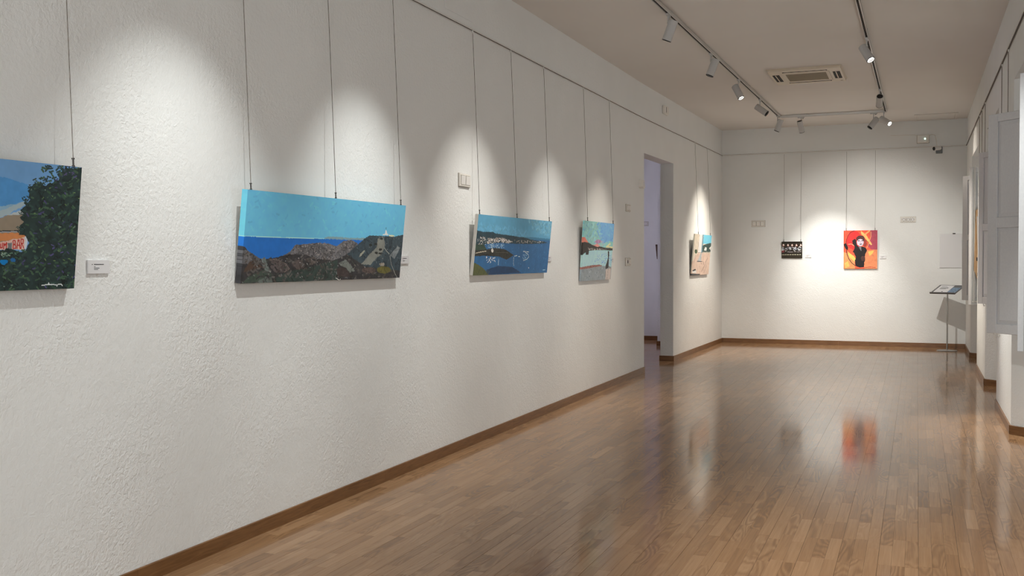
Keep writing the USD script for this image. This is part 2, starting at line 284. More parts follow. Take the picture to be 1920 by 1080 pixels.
  ('l',(45,55,35),.006,[(.12,.919),(.118,1.057)]),
  ('l',(120,120,70),.007,[(.153,.913),(.13,1.058)]),
  ('l',(45,55,35),.006,[(.137,.929),(.134,1.058)]),
  ('l',(120,120,70),.007,[(.169,.926),(.146,1.059)]),
  ('l',(45,55,35),.006,[(.153,.938),(.15,1.059)]),
  ('l',(120,120,70),.007,[(.187,.939),(.162,1.06)]),
  ('l',(45,55,35),.006,[(.17,.948),(.166,1.06)]),
  ('l',(170,200,215),.007,[(.926,.947),(.972,.945)]),
 ],
 'p4': [
  ('p',(138,192,186),.1,[(-1.293,-.501),(11.927,-1.892),(12.491,5.302),(-.894,2.912)]),
  ('p',(108,164,212),.1,[(.466,-.049),(1.391,-.078),(1.444,.401),(.868,.31),(.63,.363),(.5,.254),(.393,.135)]),
  ('d',[(146,195,193),(131,187,188),(152,197,189),(128,182,194)],90,.03,[(-.024,.023),(.471,-.004),(.674,.328),(.329,.382),(.001,.239)],21),
  ('d',[(114,168,214),(102,159,208),(122,175,213)],70,.027,[(.403,.011),(.984,.003),(.986,.365),(.869,.322),(.629,.352),(.473,.221)],25),
  ('d',[(190,165,175),(235,180,150),(150,175,195)],24,.013,[(.299,.317),(.673,.316),(.78,.405),(.446,.401)],26),
  ('p',(232,122,104),.1,[(-.095,.351),(-.017,.273),(.037,.271),(.097,.312),(.182,.375),(.354,.402),(.542,.424),(.686,.432),(.334,.422),(.102,.362),(-.094,.361)]),
  ('p',(178,132,168),.2,[(.358,.337),(.458,.295),(.577,.314),(.558,.354),(.443,.374)]),
  ('p',(228,150,140),.1,[(.331,.399),(.443,.368),(.564,.41),(.449,.424)]),
  ('p',(226,212,160),.1,[(.745,.419),(.896,.342),(.923,.366),(.853,.403),(1.003,.411),(1.007,.44),(.758,.43)]),
  ('p',(46,42,40),.15,[(-.136,.363),(.057,.351),(.169,.359),(.308,.399),(.449,.424),(.553,.417),(.735,.435),(1.083,.442),(1.088,.485),(.691,.477),(.386,.483),(.195,.492),(.187,.561),(.099,.562),(.087,.519),(.011,.563),(-.113,.567)]),
  ('d',[(232,228,218),(180,170,160)],60,.009,[(.156,.441),(.406,.453),(.762,.46),(.788,.475),(.386,.479),(.183,.485)],22),
  ('p',(168,204,210),.08,[(.195,.495),(.409,.485),(1.088,.488),(1.119,.77),(-.09,.767),(-.112,.57),(.016,.565),(.099,.524),(.103,.564),(.192,.563)]),
  ('d',[(78,138,196),(105,160,205),(190,215,220)],130,.01,[(.464,.557),(.991,.527),(1.014,.735),(.322,.724)],23),
  ('p',(150,98,88),.3,[(-.089,.773),(.257,.743),(.577,.73),(.686,.754),(.261,.786),(-.085,.808)]),
  ('p',(142,150,152),.15,[(-.085,.808),(.261,.786),(.686,.757),(1.12,.782),(1.159,1.13),(-.053,1.097)]),
  ('d',[(165,172,172),(120,130,136)],40,.016,[(.022,.81),(.773,.781),(.772,.984),(.041,.982)],24),
  ('p',(42,40,44),.0,[(.831,.495),(.875,.492),(.891,.563),(.882,.621),(.892,.666),(.889,.795),(.788,.81),(.789,.752),(.833,.667),(.852,.609)]),
  ('p',(196,182,172),.1,[(.801,.817),(.984,.798),(.995,1.011),(.81,1.008)]),
  ('l',(110,70,62),.007,[(.802,.826),(.809,.996)]),
  ('l',(110,70,62),.007,[(.887,.815),(.865,.997)]),
  ('l',(110,70,62),.007,[(.893,.758),(.998,.816)]),
 ],
 'p5': [
  ('p',(214,200,178),.1,[(-2.228,-.761),(23.261,-2.86),(23.135,7.968),(-1.55,3.268)]),
  ('p',(238,230,212),.05,[(.259,-.021),(.446,-.026),(.444,.444),(.259,.444)]),
  ('l',(92,72,58),.011,[(.247,-.007),(.238,.306),(.223,.441)]),
  ('p',(112,142,155),.1,[(.431,-.025),(.504,-.027),(.512,.66),(.44,.658)]),
  ('p',(108,186,222),.08,[(.504,-.027),(1.197,-.045),(1.155,.214),(.513,.228)]),
  ('p',(52,78,72),.5,[(.49,.27),(.697,.226),(.92,.196),(1.153,.2),(1.108,.428),(.5,.43)]),
  ('p',(238,236,228),.0,[(.592,.386),(.653,.303),(.748,.317),(.742,.4)]),
  ('p',(238,236,228),.0,[(.901,.33),(1.008,.273),(.984,.372)]),
  ('p',(210,182,162),.15,[(.243,.454),(1.192,.464),(1.209,1.119),(-.157,1.065),(-.017,.678)]),
  ('l',(120,110,100),.011,[(.242,.448),(.995,.445)]),
  ('p',(170,172,170),.2,[(.404,.468),(.484,.469),(.471,.672),(.258,.669)]),
  ('p',(60,58,60),.0,[(.248,.649),(.549,.66),(.537,.68),(.244,.672)]),
  ('p',(58,80,52),.4,[(.22,.421),(.214,.448),(.188,.467),(.151,.474),(.112,.467),(.081,.447),(.067,.421),(.073,.394),(.098,.374),(.135,.367),(.174,.374),(.205,.394)]),
  ('l',(128,88,68),.013,[(.126,.494),(.126,.601),(.056,.706)]),
  ('l',(128,88,68),.013,[(.598,.551),(.578,.66),(.705,.772),(.544,.918)]),
  ('l',(128,88,68),.013,[(.884,.47),(.863,.581),(.729,.69),(.651,.907)]),
  ('l',(128,88,68),.013,[(.473,.686),(.554,.742)]),
  ('l',(128,88,68),.013,[(.441,.713),(.46,.955)]),
  ('l',(128,88,68),.013,[(.794,.622),(.787,.829),(.696,.963)]),
  ('p',(45,48,50),.0,[(.031,.876),(.197,.841),(.227,.882),(.069,.901)]),
  ('p',(60,62,64),.2,[(-.008,.954),(.481,.976),(.472,1.036),(-.032,1.018)]),
  ('p',(225,215,205),.1,[(.018,.902),(.238,.882),(.266,.949),(.058,.943)]),
 ],
 'p7': [
  ('p',(228,86,58),.12,[(-.766,-.678),(3.678,-.594),(3.771,3.244),(-.786,3.255)]),
  ('p',(170,70,84),.15,[(.772,-.104),(1.169,-.097),(1.174,.517),(.865,.524),(.723,.423),(.799,.226)]),
  ('p',(222,132,88),.15,[(.633,.51),(1.174,.495),(1.178,1.113),(.61,1.108)]),
  ('p',(228,140,88),.15,[(-.041,.546),(.323,.661),(.35,1.105),(-.041,1.102)]),
  ('p',(222,48,46),.1,[(.548,.255),(.517,.381),(.429,.473),(.31,.506),(.19,.47),(.102,.376),(.069,.248),(.102,.122),(.189,.031),(.309,-.001),(.428,.034),(.516,.128)]),
  ('p',(228,80,56),.1,[(-.041,-.051),(.205,-.003),(.089,.216),(.063,.348),(-.041,.346)]),
  ('p',(236,182,92),.1,[(.109,.536),(.31,.677),(.368,.733),(.336,.811),(.18,.709)]),
  ('p',(228,170,90),.2,[(.024,.857),(.141,.792),(.18,.948),(.05,.98)]),
  ('l',(34,24,26),.012,[(.322,.004),(.205,.052),(.128,.139),(.082,.249),(.076,.348)]),
  ('p',(30,24,26),.0,[(.001,.352),(.076,.324),(.131,.426),(.125,.52),(.063,.48),(.018,.413)]),
  ('l',(34,24,26),.015,[(.083,.503),(.102,.614),(.154,.736),(.245,.849),(.349,.916)]),
  ('l',(238,150,110),.018,[(.141,.36),(.232,.35),(.309,.395)]),
  ('p',(238,178,104),.1,[(.509,.002),(.58,.058),(.67,.114),(.761,.247),(.851,.369),(.813,.391),(.709,.279),(.606,.168),(.528,.101)]),
  ('l',(238,160,100),.038,[(.772,.011),(.644,.103)]),
  ('l',(238,150,100),.016,[(.811,.039),(.812,.16),(.723,.401),(.684,.466)]),
  ('p',(222,182,92),.12,[(.724,.55),(.897,.53),(.853,.612),(.776,.661)]),
  ('l',(120,50,40),.011,[(.684,.268),(.735,.313),(.71,.4)]),
  ('l',(180,60,50),.013,[(.609,.974),(.79,.954),(.945,.967)]),
  ('p',(150,58,48),.1,[(.69,.334),(.683,.386),(.662,.424),(.633,.438),(.604,.424),(.582,.385),(.574,.333),(.582,.28),(.603,.242),(.632,.229),(.661,.243),(.682,.282)]),
  ('p',(34,28,29),.12,[(.328,.219),(.257,.262),(.27,.34),(.329,.418),(.323,.484),(.271,.549),(.31,.583),(.362,.683),(.356,.75),(.336,.772),(.356,.922),(.466,.967),(.609,.958),(.619,.83),(.647,.775),(.627,.686),(.653,.609),(.698,.522),(.659,.455),(.568,.421),(.439,.419),(.393,.374),(.374,.242)]),
  ('p',(78,44,42),.12,[(.629,.223),(.612,.268),(.565,.301),(.501,.312),(.436,.299),(.389,.265),(.371,.22),(.388,.175),(.435,.142),(.5,.131),(.564,.144),(.612,.178)]),
  ('p',(204,188,196),.06,[(.6,.316),(.586,.364),(.549,.398),(.497,.41),(.445,.396),(.407,.361),(.393,.314),(.407,.266),(.445,.232),(.496,.22),(.548,.234),(.586,.269)]),
  ('p',(84,46,44),.1,[(.393,.253),(.425,.165),(.503,.134),(.586,.168),(.606,.256),(.503,.216)]),
  ('p',(62,44,50),.0,[(.482,.271),(.478,.277),(.467,.281),(.451,.282),(.436,.281),(.425,.276),(.42,.27),(.424,.264),(.436,.26),(.451,.258),(.467,.26),(.478,.265)]),
  ('p',(62,44,50),.0,[(.583,.27),(.579,.276),(.569,.28),(.555,.282),(.54,.28),(.53,.275),(.526,.269),(.53,.263),(.54,.259),(.555,.257),(.569,.259),(.579,.264)]),
  ('p',(40,26,32),.0,[(.55,.36),(.545,.366),(.533,.37),(.516,.371),(.499,.37),(.487,.365),(.483,.359),(.487,.353),(.499,.349),(.516,.347),(.533,.349),(.545,.354)]),
  ('l',(160,130,140),.008,[(.509,.277),(.503,.326)]),
  ('p',(112,106,106),.1,[(.449,.417),(.523,.418),(.53,.542),(.478,.486)]),
  ('p',(76,48,44),.2,[(.647,.731),(.638,.765),(.615,.79),(.582,.799),(.55,.789),(.526,.764),(.517,.73),(.526,.695),(.55,.67),(.582,.662),(.614,.671),(.638,.697)]),
 ],
 'p6': [
  ('p',(38,33,24),.15,[(-.775,-1.095),(3.292,-.931),(3.355,4.256),(-.828,4.462)]),
  ('p',(96,36,28),.1,[(.166,.212),(.156,.254),(.13,.285),(.095,.296),(.059,.284),(.034,.252),(.024,.21),(.034,.167),(.06,.137),(.095,.126),(.131,.138),(.156,.17)]),
  ('p',(236,206,192),.0,[(.044,.218),(.096,.122),(.146,.22),(.113,.25),(.077,.249)]),
  ('p',(96,36,28),.1,[(.383,.217),(.374,.259),(.348,.289),(.313,.3),(.278,.288),(.252,.256),(.243,.214),(.253,.172),(.279,.141),(.314,.131),(.349,.143),(.374,.174)]),
  ('p',(236,206,192),.0,[(.263,.222),(.314,.126),(.364,.224),(.331,.254),(.295,.253)]),
  ('p',(96,36,28),.1,[(.582,.22),(.572,.262),(.547,.293),(.512,.303),(.477,.291),(.452,.26),(.442,.218),(.452,.176),(.477,.145),(.512,.135),(.547,.147),(.572,.178)]),
  ('p',(236,206,192),.0,[(.462,.226),(.512,.13),(.562,.228),(.53,.258),(.494,.257)]),
  ('p',(96,36,28),.1,[(.796,.225),(.787,.266),(.762,.297),(.727,.307),(.693,.295),(.667,.264),(.658,.222),(.667,.18),(.693,.15),(.727,.139),(.762,.151),(.787,.183)]),
  ('p',(236,206,192),.0,[(.677,.23),(.727,.135),(.777,.232),(.745,.262),(.709,.261)]),
  ('p',(96,36,28),.1,[(1.004,.229),(.995,.27),(.969,.3),(.935,.311),(.901,.299),(.876,.268),(.866,.226),(.876,.184),(.901,.154),(.935,.144),(.969,.156),(.995,.187)]),
  ('p',(236,206,192),.0,[(.885,.234),(.935,.139),(.985,.236),(.953,.266),(.917,.265)]),
  ('d',[(205,205,208),(130,135,142),(232,230,228),(90,80,80)],75,.03,[(.015,.31),(.953,.327),(.953,.547),(.014,.519)],31),
  ('p',(112,52,54),.15,[(-.01,.534),(.148,.52),(.136,.644),(-.011,.658)]),
  ('l',(230,215,200),.04,[(.197,.568),(.211,.545)]),
  ('l',(205,190,190),.024,[(.282,.607),(.415,.632),(.547,.621)]),
  ('l',(205,190,190),.024,[(.607,.596),(.703,.602)]),
  ('l',(205,190,190),.024,[(.757,.633),(.834,.631)]),
  ('l',(205,190,190),.024,[(.87,.6),(.953,.596)]),
  ('l',(208,200,172),.033,[(.025,.79),(.105,.788)]),
  ('l',(208,200,172),.033,[(.147,.79),(.224,.787)]),
  ('l',(208,200,172),.033,[(.269,.789),(.343,.787)]),
  ('l',(208,200,172),.033,[(.39,.789),(.461,.787)]),
  ('l',(208,200,172),.033,[(.511,.789),(.579,.786)]),
  ('l',(208,200,172),.033,[(.631,.788),(.697,.786)]),
  ('l',(208,200,172),.033,[(.75,.788),(.814,.786)]),
  ('l',(208,200,172),.033,[(.87,.788),(.93,.785)]),
  ('p',(50,42,32),.0,[(-.049,.844),(1.036,.854),(1.036,.945),(-.049,.937)]),
 ],
 'p1': [
  ('p',(104,148,188),.05,[(-.646,.139),(1.481,-.432),(1.574,1.509),(-.637,1.133)]),
  ('p',(74,136,186),.08,[(-.644,.349),(.656,.13),(.771,.178),(.779,.26),(.761,.304),(.664,.373),(-.643,.51)]),
  ('p',(126,160,178),.06,[(-.643,.493),(.663,.355),(.733,.33),(.665,.409),(-.642,.589)]),
  ('p',(152,168,170),.04,[(.165,.9),(.164,.865),(.665,.395),(.756,.309),(.774,.323),(.693,.42),(.666,.442)]),
  ('p',(170,176,172),.0,[(.693,.417),(.763,.372),(.765,.411),(.698,.421)]),
  ('p',(134,120,101),.06,[(-.639,.96),(.165,.9),(.666,.447),(.698,.42),(.765,.411),(.772,.638),(-.641,.68)]),
  ('l',(40,42,44),.007,[(-.709,.627),(.67,.543),(.751,.536)]),
  ('l',(150,150,150),.005,[(-.709,.631),(.67,.551),(.751,.542)]),
  ('p',(192,122,72),.08,[(-.709,.63),(.778,.551),(.774,.584),(.672,.622),(-.707,.948)]),
  ('p',(206,168,152),.12,[(.399,.742),(.672,.626),(.771,.585),(.772,.682),(.674,.686),(.399,.76)]),
  ('l',(172,36,32),.007,[(.724,.614),(.726,.675)]),
  ('l',(172,36,32),.007,[(.724,.614),(.732,.614),(.733,.641),(.725,.644)]),
  ('l',(172,36,32),.007,[(.725,.644),(.735,.647),(.736,.674),(.726,.675)]),
  ('l',(172,36,32),.007,[(.741,.674),(.743,.607),(.748,.607),(.754,.674)]),
  ('l',(172,36,32),.007,[(.741,.647),(.751,.647)]),
  ('l',(172,36,32),.007,[(.758,.674),(.756,.602),(.764,.6),(.766,.632),(.758,.635)]),
  ('l',(172,36,32),.007,[(.761,.635),(.769,.671)]),
  ('l',(172,36,32),.007,[(.699,.675),(.698,.629),(.693,.653),(.688,.634),(.688,.678)]),
  ('l',(172,36,32),.007,[(.682,.634),(.683,.668),(.676,.671),(.675,.639)]),
  ('p',(110,112,112),.1,[(.703,.634),(.719,.631),(.721,.68),(.707,.68)]),
  ('p',(192,194,196),.05,[(.771,.585),(.784,.585),(.784,.646),(.778,.681),(.772,.687)]),
  ('p',(34,50,47),.35,[(1.058,-.024),(.976,.012),(.947,.017),(.926,.026),(.921,.043),(.898,.062),(.888,.075),(.902,.101),(.901,.123),(.885,.123),(.875,.144),(.855,.156),(.848,.171),(.831,.174),(.822,.138),(.813,.163),(.792,.154),(.801,.174),(.776,.187),(.782,.204),(.77,.22),(.778,.242),(.774,.27),(.782,.287),(.776,.306),(.757,.32),(.767,.339),(.744,.374),(.75,.396),(.762,.409),(.746,.438),(.762,.464),(.746,.497),(.747,.563),(.774,.579),(.791,.631),(.78,.681),(.759,.702),(.741,.692),(.725,.682),(.704,.673),(.689,.688),(.674,.69),(-.708,.737),(-.706,.978),(1.113,1.17),(1.076,.244)]),
  ('d',[(46,68,60),(32,46,46),(54,80,58),(40,60,56),(28,40,42),(64,88,64)],520,.014,[(.79,.13),(.835,.022),(.917,-.02),(.991,-.061),(1.009,.464),(1.012,1.014),(.684,.997),(.471,.982),(.463,.719),(.68,.703),(.76,.707),(.789,.646),(.777,.531),(.769,.283)],41),
  ('d',[(72,66,104),(62,58,92),(86,78,124)],46,.01,[(.79,.13),(.835,.022),(.917,-.02),(.991,-.061),(1.009,.464),(1.012,1.014),(.684,.997),(.471,.982),(.463,.719),(.68,.703),(.76,.707),(.789,.646),(.777,.531),(.769,.283)],42),
  ('d',[(96,120,70),(110,130,110)],34,.006,[(.79,.13),(.835,.022),(.917,-.02),(.991,-.061),(1.009,.464),(1.012,1.014),(.684,.997),(.471,.982),(.463,.719),(.68,.703),(.76,.707),(.789,.646),(.777,.531),(.769,.283)],43),
  ('d',[(60,66,88),(84,74,110)],26,.006,[(.903,-.017),(.983,-.038),(.978,.057),(.894,.113)],45),
  ('d',[(34,52,50),(44,66,60)],14,.007,[(.926,-.011),(.963,-.024),(.969,.038),(.931,.045)],50),
  ('d',[(34,52,50),(44,66,60)],14,.007,[(.893,.011),(.929,-.001),(.934,.06),(.898,.066)],51),
  ('d',[(34,52,50),(44,66,60)],14,.007,[(.819,.115),(.854,.104),(.859,.164),(.824,.17)],52),
  ('d',[(34,52,50),(44,66,60)],14,.007,[(.793,.135),(.828,.124),(.832,.184),(.797,.189)],53),
  ('d',[(34,52,50),(44,66,60)],14,.007,[(.773,.178),(.807,.167),(.812,.227),(.778,.232)],54),
  ('d',[(34,52,50),(44,66,60)],14,.007,[(.75,.27),(.784,.261),(.789,.32),(.754,.324)],55),
  ('d',[(34,52,50),(44,66,60)],14,.007,[(.738,.37),(.771,.362),(.776,.421),(.742,.424)],56),
  ('d',[(34,52,50),(44,66,60)],14,.007,[(.734,.499),(.768,.492),(.773,.551),(.739,.553)],57),
  ('p',(0,112,172),.2,[(.711,.776),(.708,.786),(.702,.794),(.693,.797),(.684,.794),(.677,.786),(.674,.776),(.676,.766),(.683,.758),(.692,.755),(.701,.758),(.708,.766)]),
  ('p',(30,90,140),.2,[(.738,.761),(.737,.77),(.733,.776),(.728,.778),(.723,.776),(.719,.77),(.717,.761),(.718,.753),(.722,.747),(.727,.745),(.732,.747),(.736,.753)]),
  ('d',[(130,150,130),(90,120,100)],16,.006,[(.675,.703),(.76,.707),(.726,.722),(.676,.742)],44),
  ('l',(200,202,196),.002,[(.855,.967),(.868,.964),(.883,.961),(.884,.947),(.887,.962),(.897,.964),(.905,.962),(.919,.967),(.921,.976),(.925,.964),(.939,.96),(.946,.974)]),
 ],
}

# ------------------------------------------------------------------ the room shell
YF = -3.6                                     # wall behind the viewer
YD0, YD1, ZD = 13.83, 15.53, 3.085            # doorway in the left wall
XB = .0933                                    # the left wall bends a little after the doorway
def xl(y): return 0.0 if y < 13.78 else XB * (y - 13.78) / (D - 13.78)
TH = .205
lw = [prism([(0, YF), (0, YD0), (-TH, YD0), (-TH, YF)], 0, HC),
      prism([(0, YD0), (xl(YD1), YD1), (xl(YD1) - TH, YD1), (-TH, YD0)], ZD, HC),
      prism([(xl(YD1), YD1), (XB, D), (XB - TH, D), (xl(YD1) - TH, YD1)], 0, HC)]
obj('wall_left', lw, M_WALL, kind='structure')
obj('wall_back', bx((XB - TH, D, 0), (4.8, D + .2, HC)), M_WALL, kind='structure')
obj('wall_front', bx((-.2, YF - .2, 0), (4.8, YF, HC)), M_WALL, kind='structure')
obj('ceiling', bx((-4.4, YF - .2, HC), (4.95, D + .4, HC + .2)), M_CEIL, kind='structure')
# right wall: piers between splayed window niches that go down to the floor
NICHES = [(.55, 2.50), (4.35, 6.30), (8.15, 10.12), (11.94, 13.90), (15.78, 17.66)]
XO, SP, NZ = 4.80, .42, 3.2
rw = []; y0 = YF; prev = 0.0
for a, b in NICHES:
    rw.append(prism([(W, y0), (W, a), (XO, a + SP), (XO, y0 - prev)], 0, NZ)); y0 = b; prev = SP
rw.append(prism([(W, y0), (W, D), (XO, D), (XO, y0 - SP)], 0, NZ))
rw.append(bx((W, YF, NZ), (XO, D, HC)))
obj('wall_right', rw, M_WALL, kind='structure')
# windows at the outer side of the niches: frame, two panes, a glowing sheet added for fill light, sill panel below, closed board shutter outside
for k, (a, b) in enumerate(NICHES):
    w0, w1 = a + SP - .05, b - SP + .05
    t = thing(f'window_{k + 1}', 'tall window with an added glowing white sheet for fill light, deep in the right wall behind folding shutters', 'window', (XO - .06, (w0 + w1) / 2, 0), kind='structure')
    y = (w1 - w0) / 2; fr = []
    for z0, z1 in ((.92, .99), (2.93, 3.0)): fr.append(bx((0, -y, z0), (.06, y, z1), .006))
    for s in (-1, 1): fr.append(bx((0, s * y, .99), (.06, s * (y - .07), 2.93), .006))
    fr.append(bx((0, -.035, .99), (.06, .035, 2.93), .006))
    obj('window_frame', fr, M_WHITE, t)
    for s in (-1, 1): obj('pane', bx((.025, s * .035, .99), (.031, s * (y - .07), 2.93)), M_GLASS, t)
    obj('lower_panel', bx((0, -y, 0), (.12, y, .92)), M_WALL, t)
    obj('upper_panel', bx((0, -y, 3.0), (.12, y, NZ)), M_WALL, t)
    obj('fill_blind', bx((.045, -y + .06, .98), (.05, y - .06, 2.94)), M_FILL_BLIND, t); obj('outer_board', bx((.08, -y, .92), (.12, y, 3.0)), M_WHITE, t)  # the glowing sheet is added to fill the room with light
# made-up glazed door, added around the unseen fill light behind the viewer
t = thing('door_1', 'added white door frame around the unseen fill light behind the viewer', 'door', (2.2, YF, 0), kind='structure')
obj('fill_light_frame', [bx((s * 1.51, .001, 0), (s * 1.62, .10, 3.12), .004) for s in (-1, 1)] + [bx((-1.62, .001, 3.01), (1.62, .10, 3.12), .004), bx((-1.51, .001, 0), (1.51, .10, .095), .004)], M_WHITE, t)
obj('fill_light_back', bx((-1.51, .001, .095), (1.51, .02, 3.01)), M_WHITE, t)
for s in (-.5, 0, .5): obj('fill_light_bar', bx((s * 3.0 - .025, .085, .1), (s * 3.0 + .025, .12, 3.0), .003), M_WHITE, t)
# the room behind the doorway
obj('wall_far', bx((-4.2, 19.45, 0), (-.885, 19.65, HC)), M_WALL, kind='structure')
obj('wall_pier', bx((-.885, 18.25, 0), (xl(18.3) - TH - .001, 19.65, HC)), M_WALL, kind='structure')
obj('wall_end', bx((-4.2, 10.3, 0), (-TH, 10.5, HC)), M_WALL, kind='structure')
obj('wall_side', [bx((-4.4, 10.3, 0), (-4.2, 15.9, HC)), bx((-4.4, 19.3, 0), (-4.2, 19.65, HC)), bx((-4.4, 15.9, 0), (-4.2, 19.3, .9)), bx((-4.4, 15.9, 3.0), (-4.2, 19.3, HC))], M_WALL, kind='structure')
t = thing('window_6', 'wide daylight window of the side room, out of sight past the doorway', 'window', (-4.3, 17.6, 0), kind='structure')
obj('window_frame', [bx((-.04, -1.7, .9), (.04, 1.7, .97)), bx((-.04, -1.7, 2.93), (.04, 1.7, 3.0)), bx((-.04, -1.7, .97), (.04, -1.63, 2.93)), bx((-.04, 1.63, .97), (.04, 1.7, 2.93)), bx((-.04, -.04, .97), (.04, .04, 2.93))], M_WHITE, t)
for s in (-1, 1): obj('pane', bx((-.004, s * .04, .97), (.004, s * 1.63, 2.93)), M_GLASS, t)

# ------------------------------------------------------------------ floor of three-strip laminate
rng = np.random.default_rng(7)
floor = thing('floor', 'glossy brown three-strip oak laminate floor', None, kind='structure')
obj('subfloor', bx((-4.4, YF - .2, -.25), (4.95, D + .4, -.0062)), M_GAP, floor)
SW = .0665; strips = []
r = 0; x = -4.2
while x < 4.78:
    ylo = YF if x > -.1 else 10.5
    y = ylo - rng.uniform(0, .45); board = rng.uniform(0, 1)
    while y < 19.6:
        ln = rng.uniform(.36, .54)
        a, b = max(y, ylo), min(y + ln, 19.6)
        if b - a > .01 and not (x > 4.5 and a < 7): strips.append((x, a, x + SW - (.0012 if r % 3 == 2 else .0004), b - .0005, rng.beta(2, 2), rng.uniform(), rng.uniform()))
        y += ln
    x += SW; r += 1
def seen(s):
    """rough area in the picture, to choose which strips are parts of their own"""
    c = np.array([(s[0] + s[2]) / 2, (s[1] + s[3]) / 2, 0]) - [CX, 0, CZ]; z = c @ FW
    if z < .5: return 0
    u, v = FPX * (c @ RT) / z, -FPX * (c @ UP) / z
    if abs(u) > 980 or abs(v) > 560 or not 0 < s[0] + .03 < W: return 0
    return (s[2] - s[0]) * (s[3] - s[1]) / z ** 3
order = sorted(range(len(strips)), key=lambda i: -seen(strips[i]))
def strip_mesh(s):
    x0, y0_, x1, y1, *_ = s; b = .0006
    return hull([(x0, y0_, -.006), (x1, y0_, -.006), (x1, y1, -.006), (x0, y1, -.006), (x0, y0_, -b), (x1, y0_, -b), (x1, y1, -b), (x0, y1, -b),
                 (x0 + b, y0_ + b, 0), (x1 - b, y0_ + b, 0), (x1 - b, y1 - b, 0), (x0 + b, y1 - b, 0)])
tmpl = strip_mesh((0, 0, 1, 1)); 
for i in order[:300]:
    m = strip_mesh(strips[i]); o = obj('floor_strip', m, M_FLOOR, floor)
    primvar(o, 'strip', np.tile(strips[i][4:7], (len(m.vertices), 1)))
vs, fs, at = [], [], []
for i in order[300:]:
    x0, y0_, x1, y1, *q = strips[i]; n = len(vs) * 8
    vs.append([(x0, y0_, -.006), (x1, y0_, -.006), (x1, y1, -.006), (x0, y1, -.006), (x0, y0_, 0), (x1, y0_, 0), (x1, y1, 0), (x0, y1, 0)])
    for q4 in ((4, 5, 6, 7), (0, 1, 5, 4), (1, 2, 6, 5), (2, 3, 7, 6), (3, 0, 4, 7)): fs.append([n + k for k in q4])
    at += [q] * 8
o = obj('strip_field', (np.array(vs).reshape(-1, 3), np.array(fs)), M_FLOOR, floor, kind='stuff')
primvar(o, 'strip', np.array(at))

# ------------------------------------------------------------------ baseboards: lengths of board, each a part
def baseboard(name, pts, h=.083, t=.014, length=2.45):
    """pts: plan polyline along the wall face; the board stands to its left"""
    top = thing(name, None, None, kind='structure')
    for (p, q) in zip(pts[:-1], pts[1:]):
        p, q = np.array(p, float), np.array(q, float); L = np.linalg.norm(q - p); e = (q - p) / L; nrm = np.array([-e[1], e[0]])
        n = max(1, round(L / length)); 
        for i in range(n):
            a = p + e * (L * i / n + .0006); b = p + e * (L * (i + 1) / n - .0006)
            o1, o2 = a + nrm * t, b + nrm * t; c = .003
            obj('board', hull([(*a, 0), (*b, 0), (*a, h), (*b, h), (*o1, 0), (*o2, 0), (*o1, h - c), (*o2, h - c), (*(o1 - nrm * c), h), (*(o2 - nrm * c), h)]), M_BASE, top)
g = .0005
baseboard('baseboard_left', [(g, YD0 - .002), (g, YF)])
baseboard('baseboard_left', [(XB + g, D - .016), (xl(YD1) + g, YD1 - .014)])
baseboard('baseboard_left', [(xl(YD1) + .014, YD1 - g), (xl(YD1) - TH - .014, YD1 - g)])
baseboard('baseboard_back', [(W, D - g), (XB, D - g)])
yy = YF
for a, b in NICHES + [(D - .016, None)]:
    baseboard('baseboard_right', [(W - g, yy), (W - g, a)])
    if b:
        d = np.array([XO - .07 - W, SP * .84]); e = d / np.linalg.norm(d); n = np.array([-e[1], e[0]])
        s0 = np.array([W, a]) + n * g + e * .001; baseboard('baseboard_right', [tuple(s0), tuple(s0 + d)])
        d2 = np.array([d[0], -d[1]]); n2 = np.array([-d2[1], d2[0]]) / np.linalg.norm(d2); s1 = np.array([W, b]) - n2 * g
        baseboard('baseboard_right', [tuple(s1 + d2), tuple(s1)])
        yy = b
baseboard('baseboard_far', [(-.886, 19.45 - g), (-4.19, 19.45 - g)])
baseboard('baseboard_far', [(xl(18.3) - TH - .002, 18.25 - g), (-.9, 18.25 - g)])

# ------------------------------------------------------------------ picture rail: slim white profile round the room
def rail(name, p, q, nrm):
    """hanging rail: slim profile with a dark strip underneath for the shade of its slot"""
    p, q, nrm = (np.array(v, float) for v in (p, q, nrm)); k = nrm * .0005; t = thing(name, None, None, kind='structure')
    def ext(prof):
        pts = [(*((e + k + nrm * a)), HR + z) for e in (p, q) for a, z in prof]; return hull(pts)
    obj('rail_profile', [ext([(0, -.012), (.004, -.012), (.004, .012), (0, .012)]), ext([(.0045, .004), (.026, .002), (.0045, .012), (.012, .012)]), ext([(.020, -.006), (.026, -.006), (.026, .0015), (.020, .0035)])], M_WHITE, t)
    obj('rail_shade_strip', ext([(.0043, -.005), (.0196, -.005), (.0043, .0035), (.0196, .0015)]), M_SLOT_SHADE, t)  # solid dark strip that paints the shadow line below the rail
rail('trim_1', (0, YF), (0, 13.78), (1, 0)); rail('trim_2', (0, 13.78), (XB, D - .001), (1, -.0166))
rail('trim_3', (XB + .027, D), (W - .027, D), (0, -1)); rail('trim_4', (W, YF), (W, D - .001), (-1, 0))

